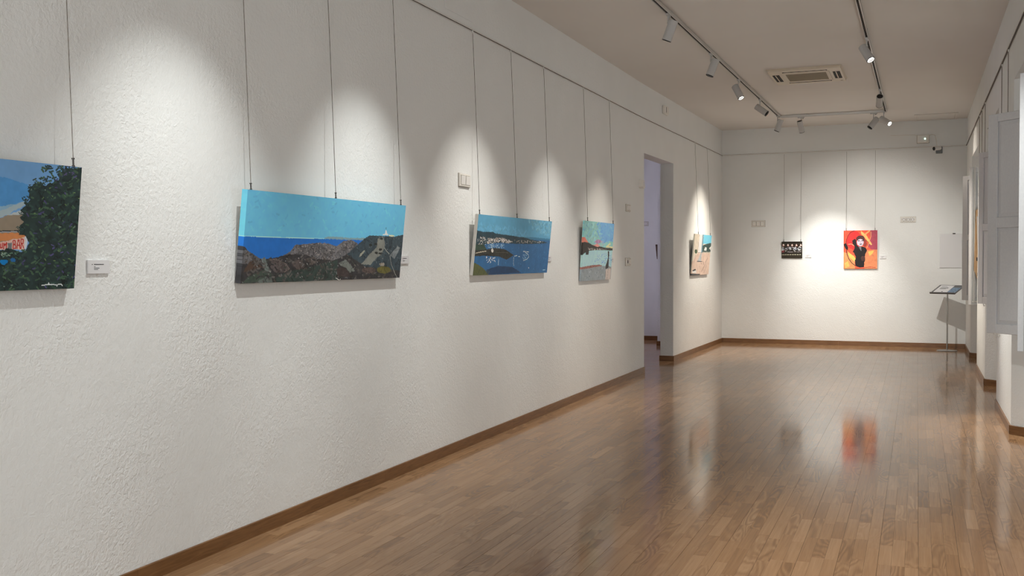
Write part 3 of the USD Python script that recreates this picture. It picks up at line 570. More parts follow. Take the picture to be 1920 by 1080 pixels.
# flush covers in the upper left wall and the ceiling
obj('wall_access_cover', bx((.0005, 7.42, 3.64), (.004, 7.99, 3.95), .001), M_WALL, label='flush painted access cover on the left wall above the picture rail', cat='access cover')
t = thing('ceiling_hatch', 'white framed access hatch in the ceiling at the far right corner', 'hatch', (3.845, 18.96, HC))
fr = [bx((-.345, s * .39, -.014), (.345, s * .35, -.0005), .003) for s in (-1, 1)] + [bx((s * .345, -.35, -.014), (s * .305, .35, -.0005), .003) for s in (-1, 1)]
obj('hatch_frame', fr, M_CEIL, t); obj('hatch_panel', bx((-.298, -.343, -.006), (.298, .343, -.0005), .002), M_CEIL, t)

# ------------------------------------------------------------------ track lighting
TZ = HC - .004                                # top of the tracks
def txl(y): return 1.275 + .0112 * (y - 9.2)
def txr(y): return 3.025 + .0045 * (y - 9.2)
YT = 17.74
def track(p, q, label):
    """aluminium channel with a dark conductor slot underneath and small ceiling clips"""
    p, q = np.array(p, float), np.array(q, float); L = np.linalg.norm(q - p); e = (q - p) / L; n = np.array([-e[1], e[0]])
    M = np.eye(4); M[:2, 0] = e; M[:2, 1] = n; M[:2, 3] = p; M[2, 3] = TZ
    t = thing('track_rail', label, 'track rail', matrix=M)
    w, hh = .020, .040
    obj('channel', [bx((0, -w, -.012), (L, w, -.004)), bx((0, -w, -hh), (L, -.0105, -.012), .0012), bx((0, .0105, -hh), (L, w, -.012), .0012)], M_ALU, t)
    obj('slot', bx((.002, -.0104, -.034), (L - .002, .0104, -.0122)), M_GAP, t)
    c = .45
    while c < L: obj('ceiling_clip', bx((c, -.024, -.018), (c + .03, .024, .0035), .002), M_ALU, t); c += 1.55
    for z in (0, L): obj('end_cap', bx((z - .006, -w - .001, -hh - .001), (z + .006, w + .001, -.003), .001), M_WHITE, t)
    return t
track((txl(-3.0), -3.0), (txl(YT - .06), YT - .06), 'long white ceiling track with dark slot nearest the picture wall, left side')
track((txl(YT) - .02, YT), (txr(YT) + .02, YT), 'white cross track joining the two long tracks near the far wall')
track((txr(-3.0), -3.0), (txr(YT - .06), YT - .06), 'long white ceiling track with dark slot on the window side, right of the air conditioner')

def spot(x, y, d, label, lit=False, power=1.0, half=30.0, col=(1, .90, .76), cross=False, soft=1.0, off=None):
    d = np.array(d, float); d /= np.linalg.norm(d); zb = TZ - .040
    t = thing('track_spotlight', label, 'spotlight', (x, y, zb), group=None)
    ax = np.array([1, 0, 0]) if cross else np.array([0, 1, 0]); sd = np.array([0, 1, 0]) if cross else np.array([1, 0, 0])
    h = ax * .055 + sd * .015
    obj('adapter', [bx(-h + [0, 0, -.020], h + [0, 0, -.0005], .003), cyl(ax * .032 + [0, 0, -.036], ax * .032 + [0, 0, -.019], .010, 14)], M_LAMP, t, smooth=30)
    j = np.array([0, 0, -.082]); obj('stem', cyl((0, 0, -.019), j, .0075, 14), M_LAMP, t, smooth=30)
    # the tube hangs beside the stem; it pivots near its rear end
    hor = np.array([d[0], d[1], 0]); hor /= np.linalg.norm(hor)
    u = np.array([0, 0, 1.0]) - d * d[2]; u /= np.linalg.norm(u)          # upward across the tube
    R = .046; rear = j - u * (R + .004) - d * .035; LN = .20
    obj('hinge', cyl(j + u * .006, j - u * .010, .012, 14), M_LAMP, t, smooth=30)
    obj('housing', lathe([(R - .006, .012), (R - .004, 0), (R - .001, .001), (R, .004), (R, LN - .003), (R - .001, LN), (R - .006, LN), (R - .006, LN - .035)], rear, d, 32), M_LAMP, t, smooth=30)
    obj('rear_cap', cyl(rear + d * .004, rear + d * .011, R - .0062, 28), M_BLACK, t)
    obj('front_ring', lathe([(R - .006, LN + .0002), (R - .006, LN + .006), (R - .0005, LN + .006), (R, LN + .0002)], rear, d, 28), M_BLACK, t, smooth=30)
    obj('baffle', lathe([(R - .0065, LN - .004), (R - .011, LN - .034), (R - .0065, LN - .036)], rear, d, 28), M_BLACK, t, smooth=30)
    obj('lens', cyl(rear + d * (LN - .040), rear + d * (LN - (.022 if lit else .033)), R - .012, 28), M_LIT if lit else M_LENS, t, label='glowing white lens' if lit else None)
    if power > 0:
        L = UsdLux.SphereLight.Define(stage, f'{t.GetPath()}/beam')
        a, b, c = frame_to(-d); p = rear + d * (LN + .010)
        L.AddTransformOp().Set(Gf.Matrix4d(*a, 0, *b, 0, *c, 0, *p, 1))
        L.CreateRadiusAttr(.018); L.CreateIntensityAttr(SPOT * power); L.CreateColorAttr(Gf.Vec3f(*col)); L.CreateNormalizeAttr(True)
        s = UsdLux.ShapingAPI.Apply(L.GetPrim()); s.CreateShapingConeAngleAttr(half); s.CreateShapingConeSoftnessAttr(soft)
COOL = (.98, 1, .96); MID = (1, .96, .88); WARM = (1, .90, .76)
for y, lb, c, pw in ((.2, 'hindmost white spotlight of the left track, behind the viewer', COOL, .3), (2.1, 'white spotlight of the left track above the viewer, out of the picture', COOL, .5),
              (4.10, 'white spotlight of the left track above the foliage painting', COOL, 1), (6.0, 'white spotlight of the left track above the lighthouse painting', COOL, 1), (7.85, 'white spotlight of the left track between lighthouse and bay paintings', MID, 1)):
    spot(txl(y), y, (-.40, .03, -.92), lb, col=c, power=pw)
spot(txl(9.80), 9.80, (-.37, .06, -.92), 'front white spotlight in view on the left track, tube tilted to the left wall', col=MID)
spot(txl(11.87), 11.87, (-.34, -.10, -.94), 'second white spotlight in view on the left track, tilted left, dark opening showing', col=WARM)
spot(txl(13.72), 13.72, (.46, -.23, -.855), 'lit white spotlight on the left track, lens glowing towards the room', lit=True, col=WARM, power=1.0)
spot(txl(15.55), 15.55, (.80, -.12, -.59), 'white spotlight on the left track lying almost level and pointing right', col=WARM, power=4.0, half=24)
spot(txl(17.45), 17.45, (-.36, .02, -.93), 'white spotlight at the far end of the left track, by the track corner', col=WARM, power=2.3, half=37)
spot(1.72, YT, (.15, .47, -.87), 'white spotlight at the left of the cross track, black rear cap showing', col=MID, cross=True, power=2.5, half=25)
spot(2.88, YT, (-.57, -.27, -.78), 'white spotlight at the right of the cross track, tilted left with dark opening', col=WARM, cross=True, power=.35)
spot(3.04, YT - .12, (.69, -.49, -.54), 'brightly glowing spotlight at the corner of the cross and right tracks', lit=True, col=WARM, power=.4)
spot(txr(11.70), 11.70, (.45, -.38, -.81), 'front lit spotlight on the right track, lens glowing beside the track', lit=True, col=MID, power=4.0, half=27)
spot(txr(15.30), 15.30, (-.07, .84, -.52), 'white spotlight on the right track aimed away at the far wall, black rear cap showing', col=MID, power=2.5, half=31)
spot(txr(6.9), 6.9, (.44, .42, -.79), 'white spotlight of the right track overhead, out of the picture', col=COOL, power=1.3, half=26)
spot(txr(4.0), 4.0, (.16, .42, -.90), 'white spotlight of the right track turned down to the floor, out of the picture', col=MID, power=2.6)
spot(txr(1.5), 1.5, (.45, -.2, -.85), 'hindmost white spotlight of the right track, behind the viewer', col=COOL, power=.8)

# ------------------------------------------------------------------ ceiling cassette air conditioner
t = thing('air_conditioner', 'cream four-way ceiling cassette air conditioner between the two tracks', 'air conditioner', (2.197, 13.92, HC))
hw, hd = .467, .535
def ringplate(x0, x1, y0_, y1, holes, z0, z1):
    m = Polygon([(x0, y0_), (x1, y0_), (x1, y1), (x0, y1)], [[(a, b), (c, b), (c, d_), (a, d_)] for a, b, c, d_ in holes])
    q = trimesh.creation.extrude_polygon(m, z1 - z0, engine='earcut'); q.apply_translation([0, 0, z0]); return q
slots = [(-.28, -.440, .28, -.375), (-.28, .375, .28, .440), (-.425, -.27, -.335, .27), (.335, -.27, .425, .27)]
outer = [(-.30, -.345, .30, .345)]
rim = hull([(sx * hw, sy * hd, -.001) for sx in (-1, 1) for sy in (-1, 1)] + [(sx * (hw - .02), sy * (hd - .02), -.020) for sx in (-1, 1) for sy in (-1, 1)])
obj('panel', [ringplate(-hw + .015, hw - .015, -hd + .015, hd - .015, slots + outer, -.036, -.019), rim], M_AC, t)
for (a, b, c, d_) in slots:
    obj('air_slot', bx((a + .001, b + .001, -.0345), (c - .001, d_ - .001, -.0205)), M_GAP, t)
    vert = (c - a) < (d_ - b); cxm, cym = (a + c) / 2, (b + d_) / 2
    obj('flap', bx((cxm - .012, b + .03, -.0372), (cxm + .002, d_ - .03, -.0347), .001) if vert else bx((a + .015, cym + .008, -.0372), (c - .015, cym + .020, -.0347), .001), M_AC, t)
fr = ringplate(-.297, .297, -.342, .342, [(-.255, -.285, .255, .285)], -.040, -.024); obj('grille_frame', fr, M_AC, t)
sl = [bx((-.254, yv, -.036), (.254, yv + .010, -.028)) for yv in np.arange(-.282, .274, .0165)]
obj('grille', sl + [bx((-.254, -.284, -.027), (.254, .284, -.0245))], M_ACG, t)
obj('sensor_dot', bx((.39, .43, -.0372), (.42, .445, -.0355)), M_GAP, t)

# ------------------------------------------------------------------ switches, sockets, sensors
def plate(name, label, cat, c, nrm, w, h, gangs, kind, th=.012, group=None):
    """a wall plate: frame + one insert per gang; built in the plane (a along the wall, z) facing nrm"""
    nrm = np.array([nrm[0], nrm[1], 0.0]); nrm /= np.linalg.norm(nrm); a = np.cross([0, 0, 1.0], nrm)
    M = np.eye(4); M[:3, 0] = a; M[:3, 1] = nrm; M[:3, 2] = (0, 0, 1); M[:3, 3] = np.array(c) + nrm * .0004
    t = thing(name, label, cat, matrix=M, group=group)
    M[:3, 3] = 0
    pts = bx((-w / 2, 0, -h / 2), (w / 2, th, h / 2), .005); obj('frame', pts, M_PLAST, t); obj('outline_shade', bx((-w / 2 - .003, 0, -h / 2 - .003), (w / 2 + .003, .004, h / 2 + .003)), M_OUTLINE_SHADE, t)  # slightly larger dark backing draws a shadow line around the frame
    gw = w * .88 / gangs
    for i in range(gangs):
        x0 = -w * .44 + gw * i + gw * .07; x1 = x0 + gw * .86; zc = h * .34
        obj('insert_gap_shade', bx((x0 - .004, th - .002, -zc - .004), (x1 + .004, th + .0006, zc + .004)), M_OUTLINE_SHADE, t)  # dark sheet painting the shade between insert and frame
        if kind == 'rocker':
            obj('rocker', hull([(x0, th - .001, -zc), (x1, th - .001, -zc), (x0, th - .001, zc), (x1, th - .001, zc), (x0, th + .002, -zc), (x1, th + .002, -zc), (x0, th + .007, zc), (x1, th + .007, zc)]), M_WHITE, t)
        elif kind == 'socket':
            xm = (x0 + x1) / 2; R = min(gw * .38, h * .33)
            obj('insert', bx((x0, th - .001, -zc), (x1, th + .002, zc), .001), M_WHITE, t)
            obj('socket_well', lathe([(R, th + .0021), (R * .96, th + .0034), (R * .86, th + .0034), (R * .82, th + .0022)], (xm, 0, 0), (0, 1, 0), 22), M_GAP, t, smooth=30)
            obj('pin_hole', [cyl((xm + s * R * .38, th + .002, 0), (xm + s * R * .38, th + .0032, 0), R * .16, 10) for s in (-1, 1)], M_GAP, t)
        else:
            obj('insert', bx((x0, th - .001, -zc), (x1, th + .003, zc), .002), M_WHITE, t)
            obj('insert_mark', bx(((x0 + x1) / 2 - gw * .13, th + .0025, -zc * .42), ((x0 + x1) / 2 + gw * .13, th + .0036, zc * .42)), M_PLAST, t)
    return t
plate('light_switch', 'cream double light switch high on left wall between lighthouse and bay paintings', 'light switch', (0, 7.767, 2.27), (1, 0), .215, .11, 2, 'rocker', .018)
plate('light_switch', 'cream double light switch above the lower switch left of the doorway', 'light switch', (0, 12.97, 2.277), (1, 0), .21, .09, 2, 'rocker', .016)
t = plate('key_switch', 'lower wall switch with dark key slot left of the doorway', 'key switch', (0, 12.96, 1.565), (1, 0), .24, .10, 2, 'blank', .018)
obj('key_slot', bx((-.075, .0215, -.022), (-.045, .0225, .022)), M_GAP, t)
t = thing('alarm_sensor', 'small rounded alarm sensor on left wall beside the doorway top', 'sensor', (.0005, 13.60, 2.635))
obj('body', hull([(0, -.06, .058), (0, .06, .058), (0, -.06, -.04), (0, .06, -.04), (.055, -.05, .05), (.055, .05, .05)] + [(.0 + .062 * k, .055 * math.sin(a), -.03 - .032 * math.cos(a)) for k in (0, 1) for a in np.linspace(-1.5, 1.5, 9)]), M_PLAST, t)
obj('sensor_window', hull([(.0625, -.03, -.045), (.0625, .03, -.045), (.0625, -.03, .01), (.0625, .03, .01), (.057, -.034, -.05), (.057, .034, -.05), (.057, -.034, .03), (.057, .034, .03)]), M_LABEL, t)
t = thing('alarm_sounder', 'white wall alarm box above the picture rail over the doorway', 'alarm box', (xl(14.95) + .0005, 14.95, 3.83))
obj('body', bx((0, -.12, -.065), (.045, .12, .065), .012), M_PLAST, t)
obj('sensor_window', cyl((.0445, .03, -.01), (.049, .03, -.01), .022, 18), M_WHITE, t, smooth=30)
obj('slot', bx((.0444, -.055, -.04), (.0456, -.035, .04)), M_GAP, t)
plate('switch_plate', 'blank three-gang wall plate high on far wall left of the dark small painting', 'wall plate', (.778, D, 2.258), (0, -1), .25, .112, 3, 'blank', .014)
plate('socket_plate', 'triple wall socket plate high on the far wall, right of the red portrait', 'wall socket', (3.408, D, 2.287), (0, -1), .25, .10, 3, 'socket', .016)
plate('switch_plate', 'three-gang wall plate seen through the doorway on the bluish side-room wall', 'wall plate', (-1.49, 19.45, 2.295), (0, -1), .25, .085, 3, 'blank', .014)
t = thing('emergency_light', 'white emergency light box above the rail on the far wall, tiny green light', 'emergency light', (3.655, D - .0005, 3.71))
obj('housing', bx((-.11, -.055, -.07), (.09, 0, .07), .008), M_PLAST, t)
obj('outline_shade', bx((-.114, -.006, -.074), (.094, 0, .074)), M_OUTLINE_SHADE, t); obj('diffuser', bx((-.10, -.060, -.058), (.045, -.054, .058), .002), M_WHITE, t)  # dark backing added as a painted shadow line around the housing
obj('indicator', cyl((.022, -.068, 0), (.022, -.059, 0), .013, 14), M_LED, t, label='glowing green indicator light')
t = thing('security_camera', 'small white bullet security camera with black lens on the far wall under the rail', 'security camera', (3.91, D - .0005, 3.515))
obj('base_plate', bx((-.055, -.02, -.07), (.055, 0, .06), .006), M_GREY, t)
obj('arm', tube([(0, -.02, .0), (-.01, -.05, .005), (-.03, -.075, .01)], .013, 10), M_PLAST, t, smooth=40)
dv = np.array([-.72, -.66, -.12]); q = np.array([.02, -.075, .02])
obj('body', lathe([(0, 0), (.030, .004), (.036, .02), (.036, .13), (.040, .131), (.040, .15), (.033, .15), (.033, .142)], q, dv, 24), M_WHITE, t, smooth=35)
obj('lens', cyl(q + dv / np.linalg.norm(dv) * .138, q + dv / np.linalg.norm(dv) * .146, .0325, 22), M_BLACK, t, smooth=30)
obj('sensor_cable', tube([(3.745, D - .012, 3.775), (3.79, D - .008, 3.79), (3.845, D - .008, 3.77), (3.865, D - .010, 3.66), (3.875, D - .018, 3.577)], .006, 8), M_PLAST, label='thin white cable running from emergency light down to the security camera', cat='cable')
obj('wall_cable', tube([(3.10, D - .006, 3.80), (3.35, D - .006, 3.795), (3.50, D - .006, 3.79), (3.544, D - .010, 3.775)], .005, 8), M_PLAST, label='thin painted cable along the far wall left of the emergency light', cat='cable')

# ------------------------------------------------------------------ paintings
def inside(pts, poly):
    x, y = pts[:, 0], pts[:, 1]; r = np.zeros(len(pts), bool); poly = np.asarray(poly); n = len(poly)
    for i in range(n):
        x0, y0_ = poly[i]; x1, y1 = poly[(i + 1) % n]
        if y0_ != y1:
            c = (y0_ > y) != (y1 > y); r ^= c & (x < (x1 - x0) * (y - y0_) / (y1 - y0_) + x0)
    return r
def paint(ops, S, w, h, gain):
    """colour of every canvas point S (s, t in 0..1), from flat brush areas, strokes and dabs"""
    col = np.tile(lin(ops[0][1]), (len(S), 1)); P = np.column_stack([S[:, 0] * w, S[:, 1] * h])
    nz = [meshkit.fbm(np.column_stack([P * f, np.full(len(P), k * 7.3)]), 4, seed=k) for k, f in enumerate((22, 60, 13))]
    edge = np.column_stack([meshkit.noise(np.column_stack([P * 90, np.full(len(P), 3.0)]), 5), meshkit.noise(np.column_stack([P * 90, np.full(len(P), 9.0)]), 6)]) - .5
    Sw = S + edge * np.array([.006 / w, .006 / h])
    def shade(c, n, m):
        f = 1 + n * 4.5 * ((nz[0][m] * .55 + nz[1][m] * .45) - .5); tint = 1 + n * .35 * (nz[2][m] - .5)[:, None] * np.array([1, .1, -1])
        crack = np.where((n > .22) & (np.abs(nz[2][m] - .5) < .012), .45, 1.0); f = f * crack
        return lin(c) * np.clip(f, .12, 3)[:, None] * tint
    def local(poly, pad=0.0):
        a = np.asarray(poly); return np.nonzero((Sw[:, 0] >= a[:, 0].min() - pad / w) & (Sw[:, 0] <= a[:, 0].max() + pad / w) & (Sw[:, 1] >= a[:, 1].min() - pad / h) & (Sw[:, 1] <= a[:, 1].max() + pad / h))[0]
    def seg(i, a, b, hw):
        a, b = np.array(a) * (w, h), np.array(b) * (w, h); p = P[i]; d = b - a; tt = np.clip(((p - a) @ d) / max(d @ d, 1e-12), 0, 1)
        return i[np.linalg.norm(p - a - tt[:, None] * d, axis=1) <= hw]
    for k, o in enumerate(ops):
        if o[0] == 'p':
            i = np.arange(len(S)) if k == 0 else local(o[3]); 
            if k: i = i[inside(Sw[i], o[3])]
            col[i] = shade(o[1], o[2], i)
        elif o[0] == 'l':
            hw = max(o[2] * h / 2, .0022)
            for a, b in zip(o[3][:-1], o[3][1:]):
                i = seg(local([a, b], hw + .006), a, b, hw); col[i] = lin(o[1])
        else:
            _, cols, n, r, poly, sd = o; rs = np.random.default_rng(sd); pa = np.asarray(poly); lo, hi = np.clip(pa.min(0), -.02, 1.02), np.clip(pa.max(0), -.02, 1.02); done = 0
            while done < n:
                c = rs.uniform(lo, hi, (64, 2)); c = c[inside(c, pa)]
                if len(c) == 0: break
                for q in c[:n - done]:
                    ang = rs.uniform(-.9, .9); L = r * h * rs.uniform(.5, 1.7) / np.array([w, h]) * np.array([math.cos(ang), math.sin(ang)])
                    hw = r * h * rs.uniform(.34, .68); i = seg(local([q - L, q + L], hw + .006), q - L, q + L, max(hw, .002)); col[i] = lin(cols[rs.integers(len(cols))]) * rs.uniform(.85, 1.15)
                done += min(len(c), n - done)
    return np.clip(col * gain * np.array([.95, 1.0, 1.09]), 0, .9)
def canvas(key, label, origin, along, nrm, w, h, th, lean, nx, ny, side, wires, wlabels, gain=1.35):
    """stretched canvas: origin = lower back corner on the wall, along = unit vector left to right, leaning forward at the top"""
    along, nrm = np.array([*along, 0.0]), np.array([*nrm, 0.0]); a = math.atan2(lean, h)
    n = nrm * math.cos(a) - np.array([0, 0, math.sin(a)]); up = nrm * math.sin(a) + np.array([0, 0, math.cos(a)])
    M = np.eye(4); M[:3, 0] = along; M[:3, 1] = n; M[:3, 2] = up; M[:3, 3] = origin
    t = thing('painting', label, 'painting', matrix=M)
    s, tt = np.meshgrid(np.linspace(0, 1, nx), np.linspace(0, 1, ny)); S = np.column_stack([s.ravel(), tt.ravel()])
    C = paint(PAINTINGS[key], S, w, h, gain); e = .0006
    V = np.column_stack([e + S[:, 0] * (w - 2 * e), np.full(len(S), th), h - e - S[:, 1] * (h - 2 * e)])
    I = np.arange(nx * ny).reshape(ny, nx); F = np.stack([I[:-1, :-1], I[1:, :-1], I[1:, 1:], I[:-1, 1:]], -1).reshape(-1, 4)
    if np.dot(np.cross(along, up), n) < 0: F = F[:, ::-1]
    o = obj('painted_face', (V, F), M_PAINT, t); primvar(o, 'paint', C)
    # the sides: raw canvas, or the picture wrapped round the edge
    if side is None:
        idx = [I[0], I[-1], I[:, 0], I[:, -1]]; sv, sf, sc = [], [], []
        for k, ii in enumerate(idx):
            f = V[ii]; b = f.copy(); b[:, 1] = .004; m = len(ii); base = sum(len(x) for x in sv)
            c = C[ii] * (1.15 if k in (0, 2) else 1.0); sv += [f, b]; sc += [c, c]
            for j in range(m - 1): sf.append([base + j, base + j + 1, base + m + j + 1, base + m + j])
        o = obj('wrapped_side', (np.vstack(sv), np.array(sf)), M_PAINT, t); primvar(o, 'paint', np.clip(np.vstack(sc), 0, .9))
        obj('stretcher_back', bx((.004, .001, .004), (w - .004, th - .003, h - .004)), M_CANVAS, t)
    else:
        obj('canvas_side', bx((0, .001, 0), (w, th - .0005, h), .001), side, t)
    # wires: from the rail straight down to the back of the top edge
    for wx, lb in zip(wires, wlabels):
        top = np.array(origin) + along * wx; top[2] = HR - .006; top += nrm * .012
        bot = np.array(origin) + along * wx + up * h + n * .012
        wire(top, bot, lb)
def wire(top, bot, label, r=.0021):
    top, bot = np.array(top, float), np.array(bot, float); d = (bot - top) / np.linalg.norm(bot - top)
    t = thing('hanging_wire', label, 'wire', top)
    L = np.linalg.norm(bot - top); sag = [d * L * k / 8 + np.array([.0015, .0015, 0]) * math.sin(math.pi * k / 8) for k in range(9)]
    obj('cable', tube(sag, r, 6), M_STEEL, t, smooth=40)
    obj('top_hook', bx((-.005, -.005, -.022), (.005, .005, .004), .001), M_WHITE, t)
    e = bot - top
    obj('clamp', [cyl(e - d * .034, e - d * .005, .0042, 12), cyl(e - d * .038, e - d * .032, .0068, 12), cyl(e - d * .005, e - d * .0, .0068, 12)], M_CLAMP, t, smooth=30)
Z0 = .0008
canvas('p1', 'large painting of dark foliage, purple blossoms and an awning, at the left picture edge', (Z0, 2.22, 1.482), (0, 1), (1, 0), 1.25, .545, .040, .058, 560, 250, None, [1.228], ['steel wire holding the right end of the dark foliage painting'])
canvas('p2', 'wide painting of a rocky coast with white lighthouse under a blue sky', (Z0, 4.668, 1.475), (0, 1), (1, 0), 1.872, .53, .042, .058, 620, 180, None, [.07, .965, 1.85], ['steel wire at the left end of the rocky lighthouse painting', 'steel wire at the middle of the rocky lighthouse painting', 'steel wire at the right end of the rocky lighthouse painting'])
canvas('p3', 'wide painting of a blue bay with hillside town, its canvas sides left white', (Z0, 7.876, 1.468), (0, 1), (1, 0), 1.86, .528, .032, .058, 460, 140, M_CANVAS, [.065, .94, 1.835], ['steel wire at the left end of the blue bay painting', 'steel wire at the middle of the blue bay painting', 'steel wire at the right end of the blue bay painting'])
canvas('p4', 'painting of a woman by the sea under a swirling green and blue sky', (Z0, 10.88, 1.352), (0, 1), (1, 0), 1.20, .69, .024, .049, 160, 150, None, [.15, 1.19], ['steel wire at the left of the woman by the sea painting', 'steel wire at the right of the woman by the sea painting'])
canvas('p5', 'pale painting of a balcony door with blue sky, on the left wall beyond the doorway', (xl(17.4) - .004, 16.66, 1.325), (.0166, .99986), (.99986, -.0166), 1.36, .695, .022, .060, 110, 120, None, [.30, 1.42 - .14], ['steel wire at the left of the balcony door painting', 'steel wire at the right of the balcony door painting'])
canvas('p6', 'small dark painting with a row of lamps on the far wall', (1.210, D - Z0, 1.606), (1, 0), (0, -1), .372, .311, .022, .030, 90, 80, None, [.04, .345], ['steel wire at the left of the small dark lamp painting', 'steel wire at the right of the small dark lamp painting'])
canvas('p7', 'red and orange portrait of a pale faced figure in black on the far wall', (2.313, D - Z0, 1.408), (1, 0), (0, -1), .580, .698, .026, .022, 150, 180, None, [.045, .54], ['steel wire at the left of the red portrait painting', 'steel wire at the right of the red portrait painting'], gain=1.25)

# ------------------------------------------------------------------ title cards beside the paintings
def card(c, along, nrm, w, h, label, lines=True):
    along, nrm = np.array([*along, 0.0]), np.array([*nrm, 0.0]); M = np.eye(4); M[:3, 0] = along; M[:3, 1] = nrm; M[:3, 2] = (0, 0, 1); M[:3, 3] = np.array(c) + nrm * .0004
    t = thing('title_card', label, 'title card', matrix=M, group=None)
    obj('card', bx((-w / 2, 0, -h / 2), (w / 2, .010, h / 2), .001), M_LABEL, t)
    rs = np.random.default_rng(3); b = []
    def line(x0, x1, z, hh):
        x = x0
        while x < x1:
            q = min(x + rs.uniform(.3, .9) * hh * 1.1, x1); b.append(bx((x, .0099, z - hh / 2 * rs.uniform(.75, 1)), (q, .0104, z + hh / 2))); x = q + hh * .22
    line(-.33 * w, -.29 * w, .17 * h, .06 * h); line(-.23 * w, .22 * w, .17 * h, .065 * h)
    for k, e in enumerate((-.16, .02, -.04)): line(-.23 * w, e * w, (.01 - .10 * k) * h, .04 * h)
    obj('print', b, M_PRINT, t, kind='stuff')
card((0, 3.652, 1.574), (0, 1), (1, 0), .135, .064, 'white title card to the right of the dark foliage painting')
card((0, 6.685, 1.602), (0, 1), (1, 0), .135, .060, 'white title card behind the right edge of the lighthouse painting')
card((0, 9.88, 1.607), (0, 1), (1, 0), .125, .055, 'white title card at the right edge of the blue bay painting')
card((0, 12.21, 1.585), (0, 1), (1, 0), .125, .060, 'white title card at the right edge of the woman by the sea painting')
card((1.687, D, 1.645), (1, 0), (0, -1), .108, .060, 'white title card right of the small dark lamp painting')
card((2.988, D, 1.619), (1, 0), (0, -1), .105, .058, 'white title card right of the red portrait painting')

# the picture hanging out of sight round the corner of the side room; its edge leans out past the pier
M = np.eye(4); a = .10; M[:3, 0] = (0, 1, 0); M[:3, 1] = (-math.cos(a), 0, -math.sin(a)); M[:3, 2] = (-math.sin(a), 0, math.cos(a)); M[:3, 3] = (-.8866, 18.30, 1.60)
t = thing('side_room_picture', 'brown edge of a leaning picture seen through the doorway', 'picture', matrix=M)
obj('backing', bx((0, .001, 0), (.6, .014, .27), .001), M_BROWN, t); obj('picture_frame', [bx((0, .0145, 0), (.6, .022, .02), .001), bx((0, .0145, .25), (.6, .022, .27), .001), bx((0, .0145, .0205), (.02, .022, .2495), .001), bx((.58, .0145, .0205), (.6, .022, .2495), .001)], M_BROWN, t)

# ------------------------------------------------------------------ folding window shutters
def leaf(free, hinge, z0, z1, label, flip=1, hooks=(), bolt=False, th=.042):
    """panelled shutter leaf from its hinge line to its free edge; flip sets on which side of that line its thickness lies"""
    p, q = np.array(free, float), np.array(hinge, float); w = np.linalg.norm(q - p); e = (q - p) / w; n = np.array([-e[1], e[0]]) * flip; H = z1 - z0
    M = np.eye(4); M[:2, 0] = e; M[:2, 1] = n; M[:2, 3] = p; M[2, 3] = z0
    t = thing('window_shutter', label, 'shutter', matrix=M)
    s, tr, br, mz0, mz1 = .105, .07, .085, H * .482, H * .530
    def b2(lo, hi, b=.003):
        return bx(lo, hi, b)
    obj('stile', b2((0, 0, 0), (s, th, H)), M_LEAF, t); obj('stile', b2((w - s, 0, 0), (w, th, H)), M_LEAF, t)
    for a, b in ((0, br), (mz0, mz1), (H - tr, H)): obj('cross_rail', b2((s + .0005, 0, a), (w - s - .0005, th, b)), M_LEAF, t)
    for a, b in ((br, mz0), (mz1, H - tr)):
        x0, x1, z_0, z_1 = s + .0008, w - s - .0008, a + .0008, b - .0008; i = .036
        pts = []
        for yy, ins in ((.014, 0), (th - .014, 0), (.004, i), (th - .004, i)):
            pts += [(x, yy, z) for x in (x0 + ins, x1 - ins) for z in (z_0 + ins, z_1 - ins)]
        obj('panel', hull(pts), M_LEAF, t)
    for hx in hooks:
        obj('hook', tube([(hx, th / 2, 0.0), (hx, th / 2, -.018), (hx + .012, th / 2, -.030), (hx + .026, th / 2, -.026), (hx + .030, th / 2, -.016)], .0045, 8), M_WHITE, t, smooth=40)
    for hz in (.22, H * .5, H - .22): obj('hinge', cyl((w + .006, th / 2, hz - .045), (w + .006, th / 2, hz + .045), .007, 12), M_WHITE, t, smooth=30)
    if bolt:
        obj('espagnolette_bar', cyl((.05, -.012 if bolt < 0 else th + .012, .03), (.05, -.012 if bolt < 0 else th + .012, H + .02), .007, 10), M_WHITE, t, smooth=30)
        obj('bolt_handle', [cyl((.02, -.012 if bolt < 0 else th + .012, .045), (.13, -.012 if bolt < 0 else th + .012, .045), .009, 10), trimesh.creation.icosphere(2, .018).apply_translation((.13, -.012 if bolt < 0 else th + .012, .045))], M_WHITE, t, smooth=40)
    return t, M, w
leaf((4.172, 9.95), (4.53, 9.56), .930, 2.865, 'large grey panelled window shutter facing the viewer at the right edge', -1, hooks=(.06, .10))
leaf((4.268, 7.98), (4.55, 8.66), .930, 2.905, 'nearest white window shutter seen edge-on, cut off by the right picture edge', 1)
leaf((4.302, 13.85), (4.53, 13.40), 1.03, 2.90, 'narrow-looking grey shutter just left of the large grey one', -1, hooks=(.10,))
leaf((4.32, 12.05), (4.53, 12.46), 1.0, 2.80, 'shutter of the middle window hidden behind the large grey shutter', 1)
leaf((4.250, 17.40), (4.53, 17.06), .935, 2.88, 'farthest pale grey shutter leaf beside the reading stand', -1)
tC, MC, wC = leaf((4.283, 15.85), (4.55, 16.27), .925, 2.90, 'white shutter seen edge-on with an orange poster pinned to its face', 1, bolt=-1)

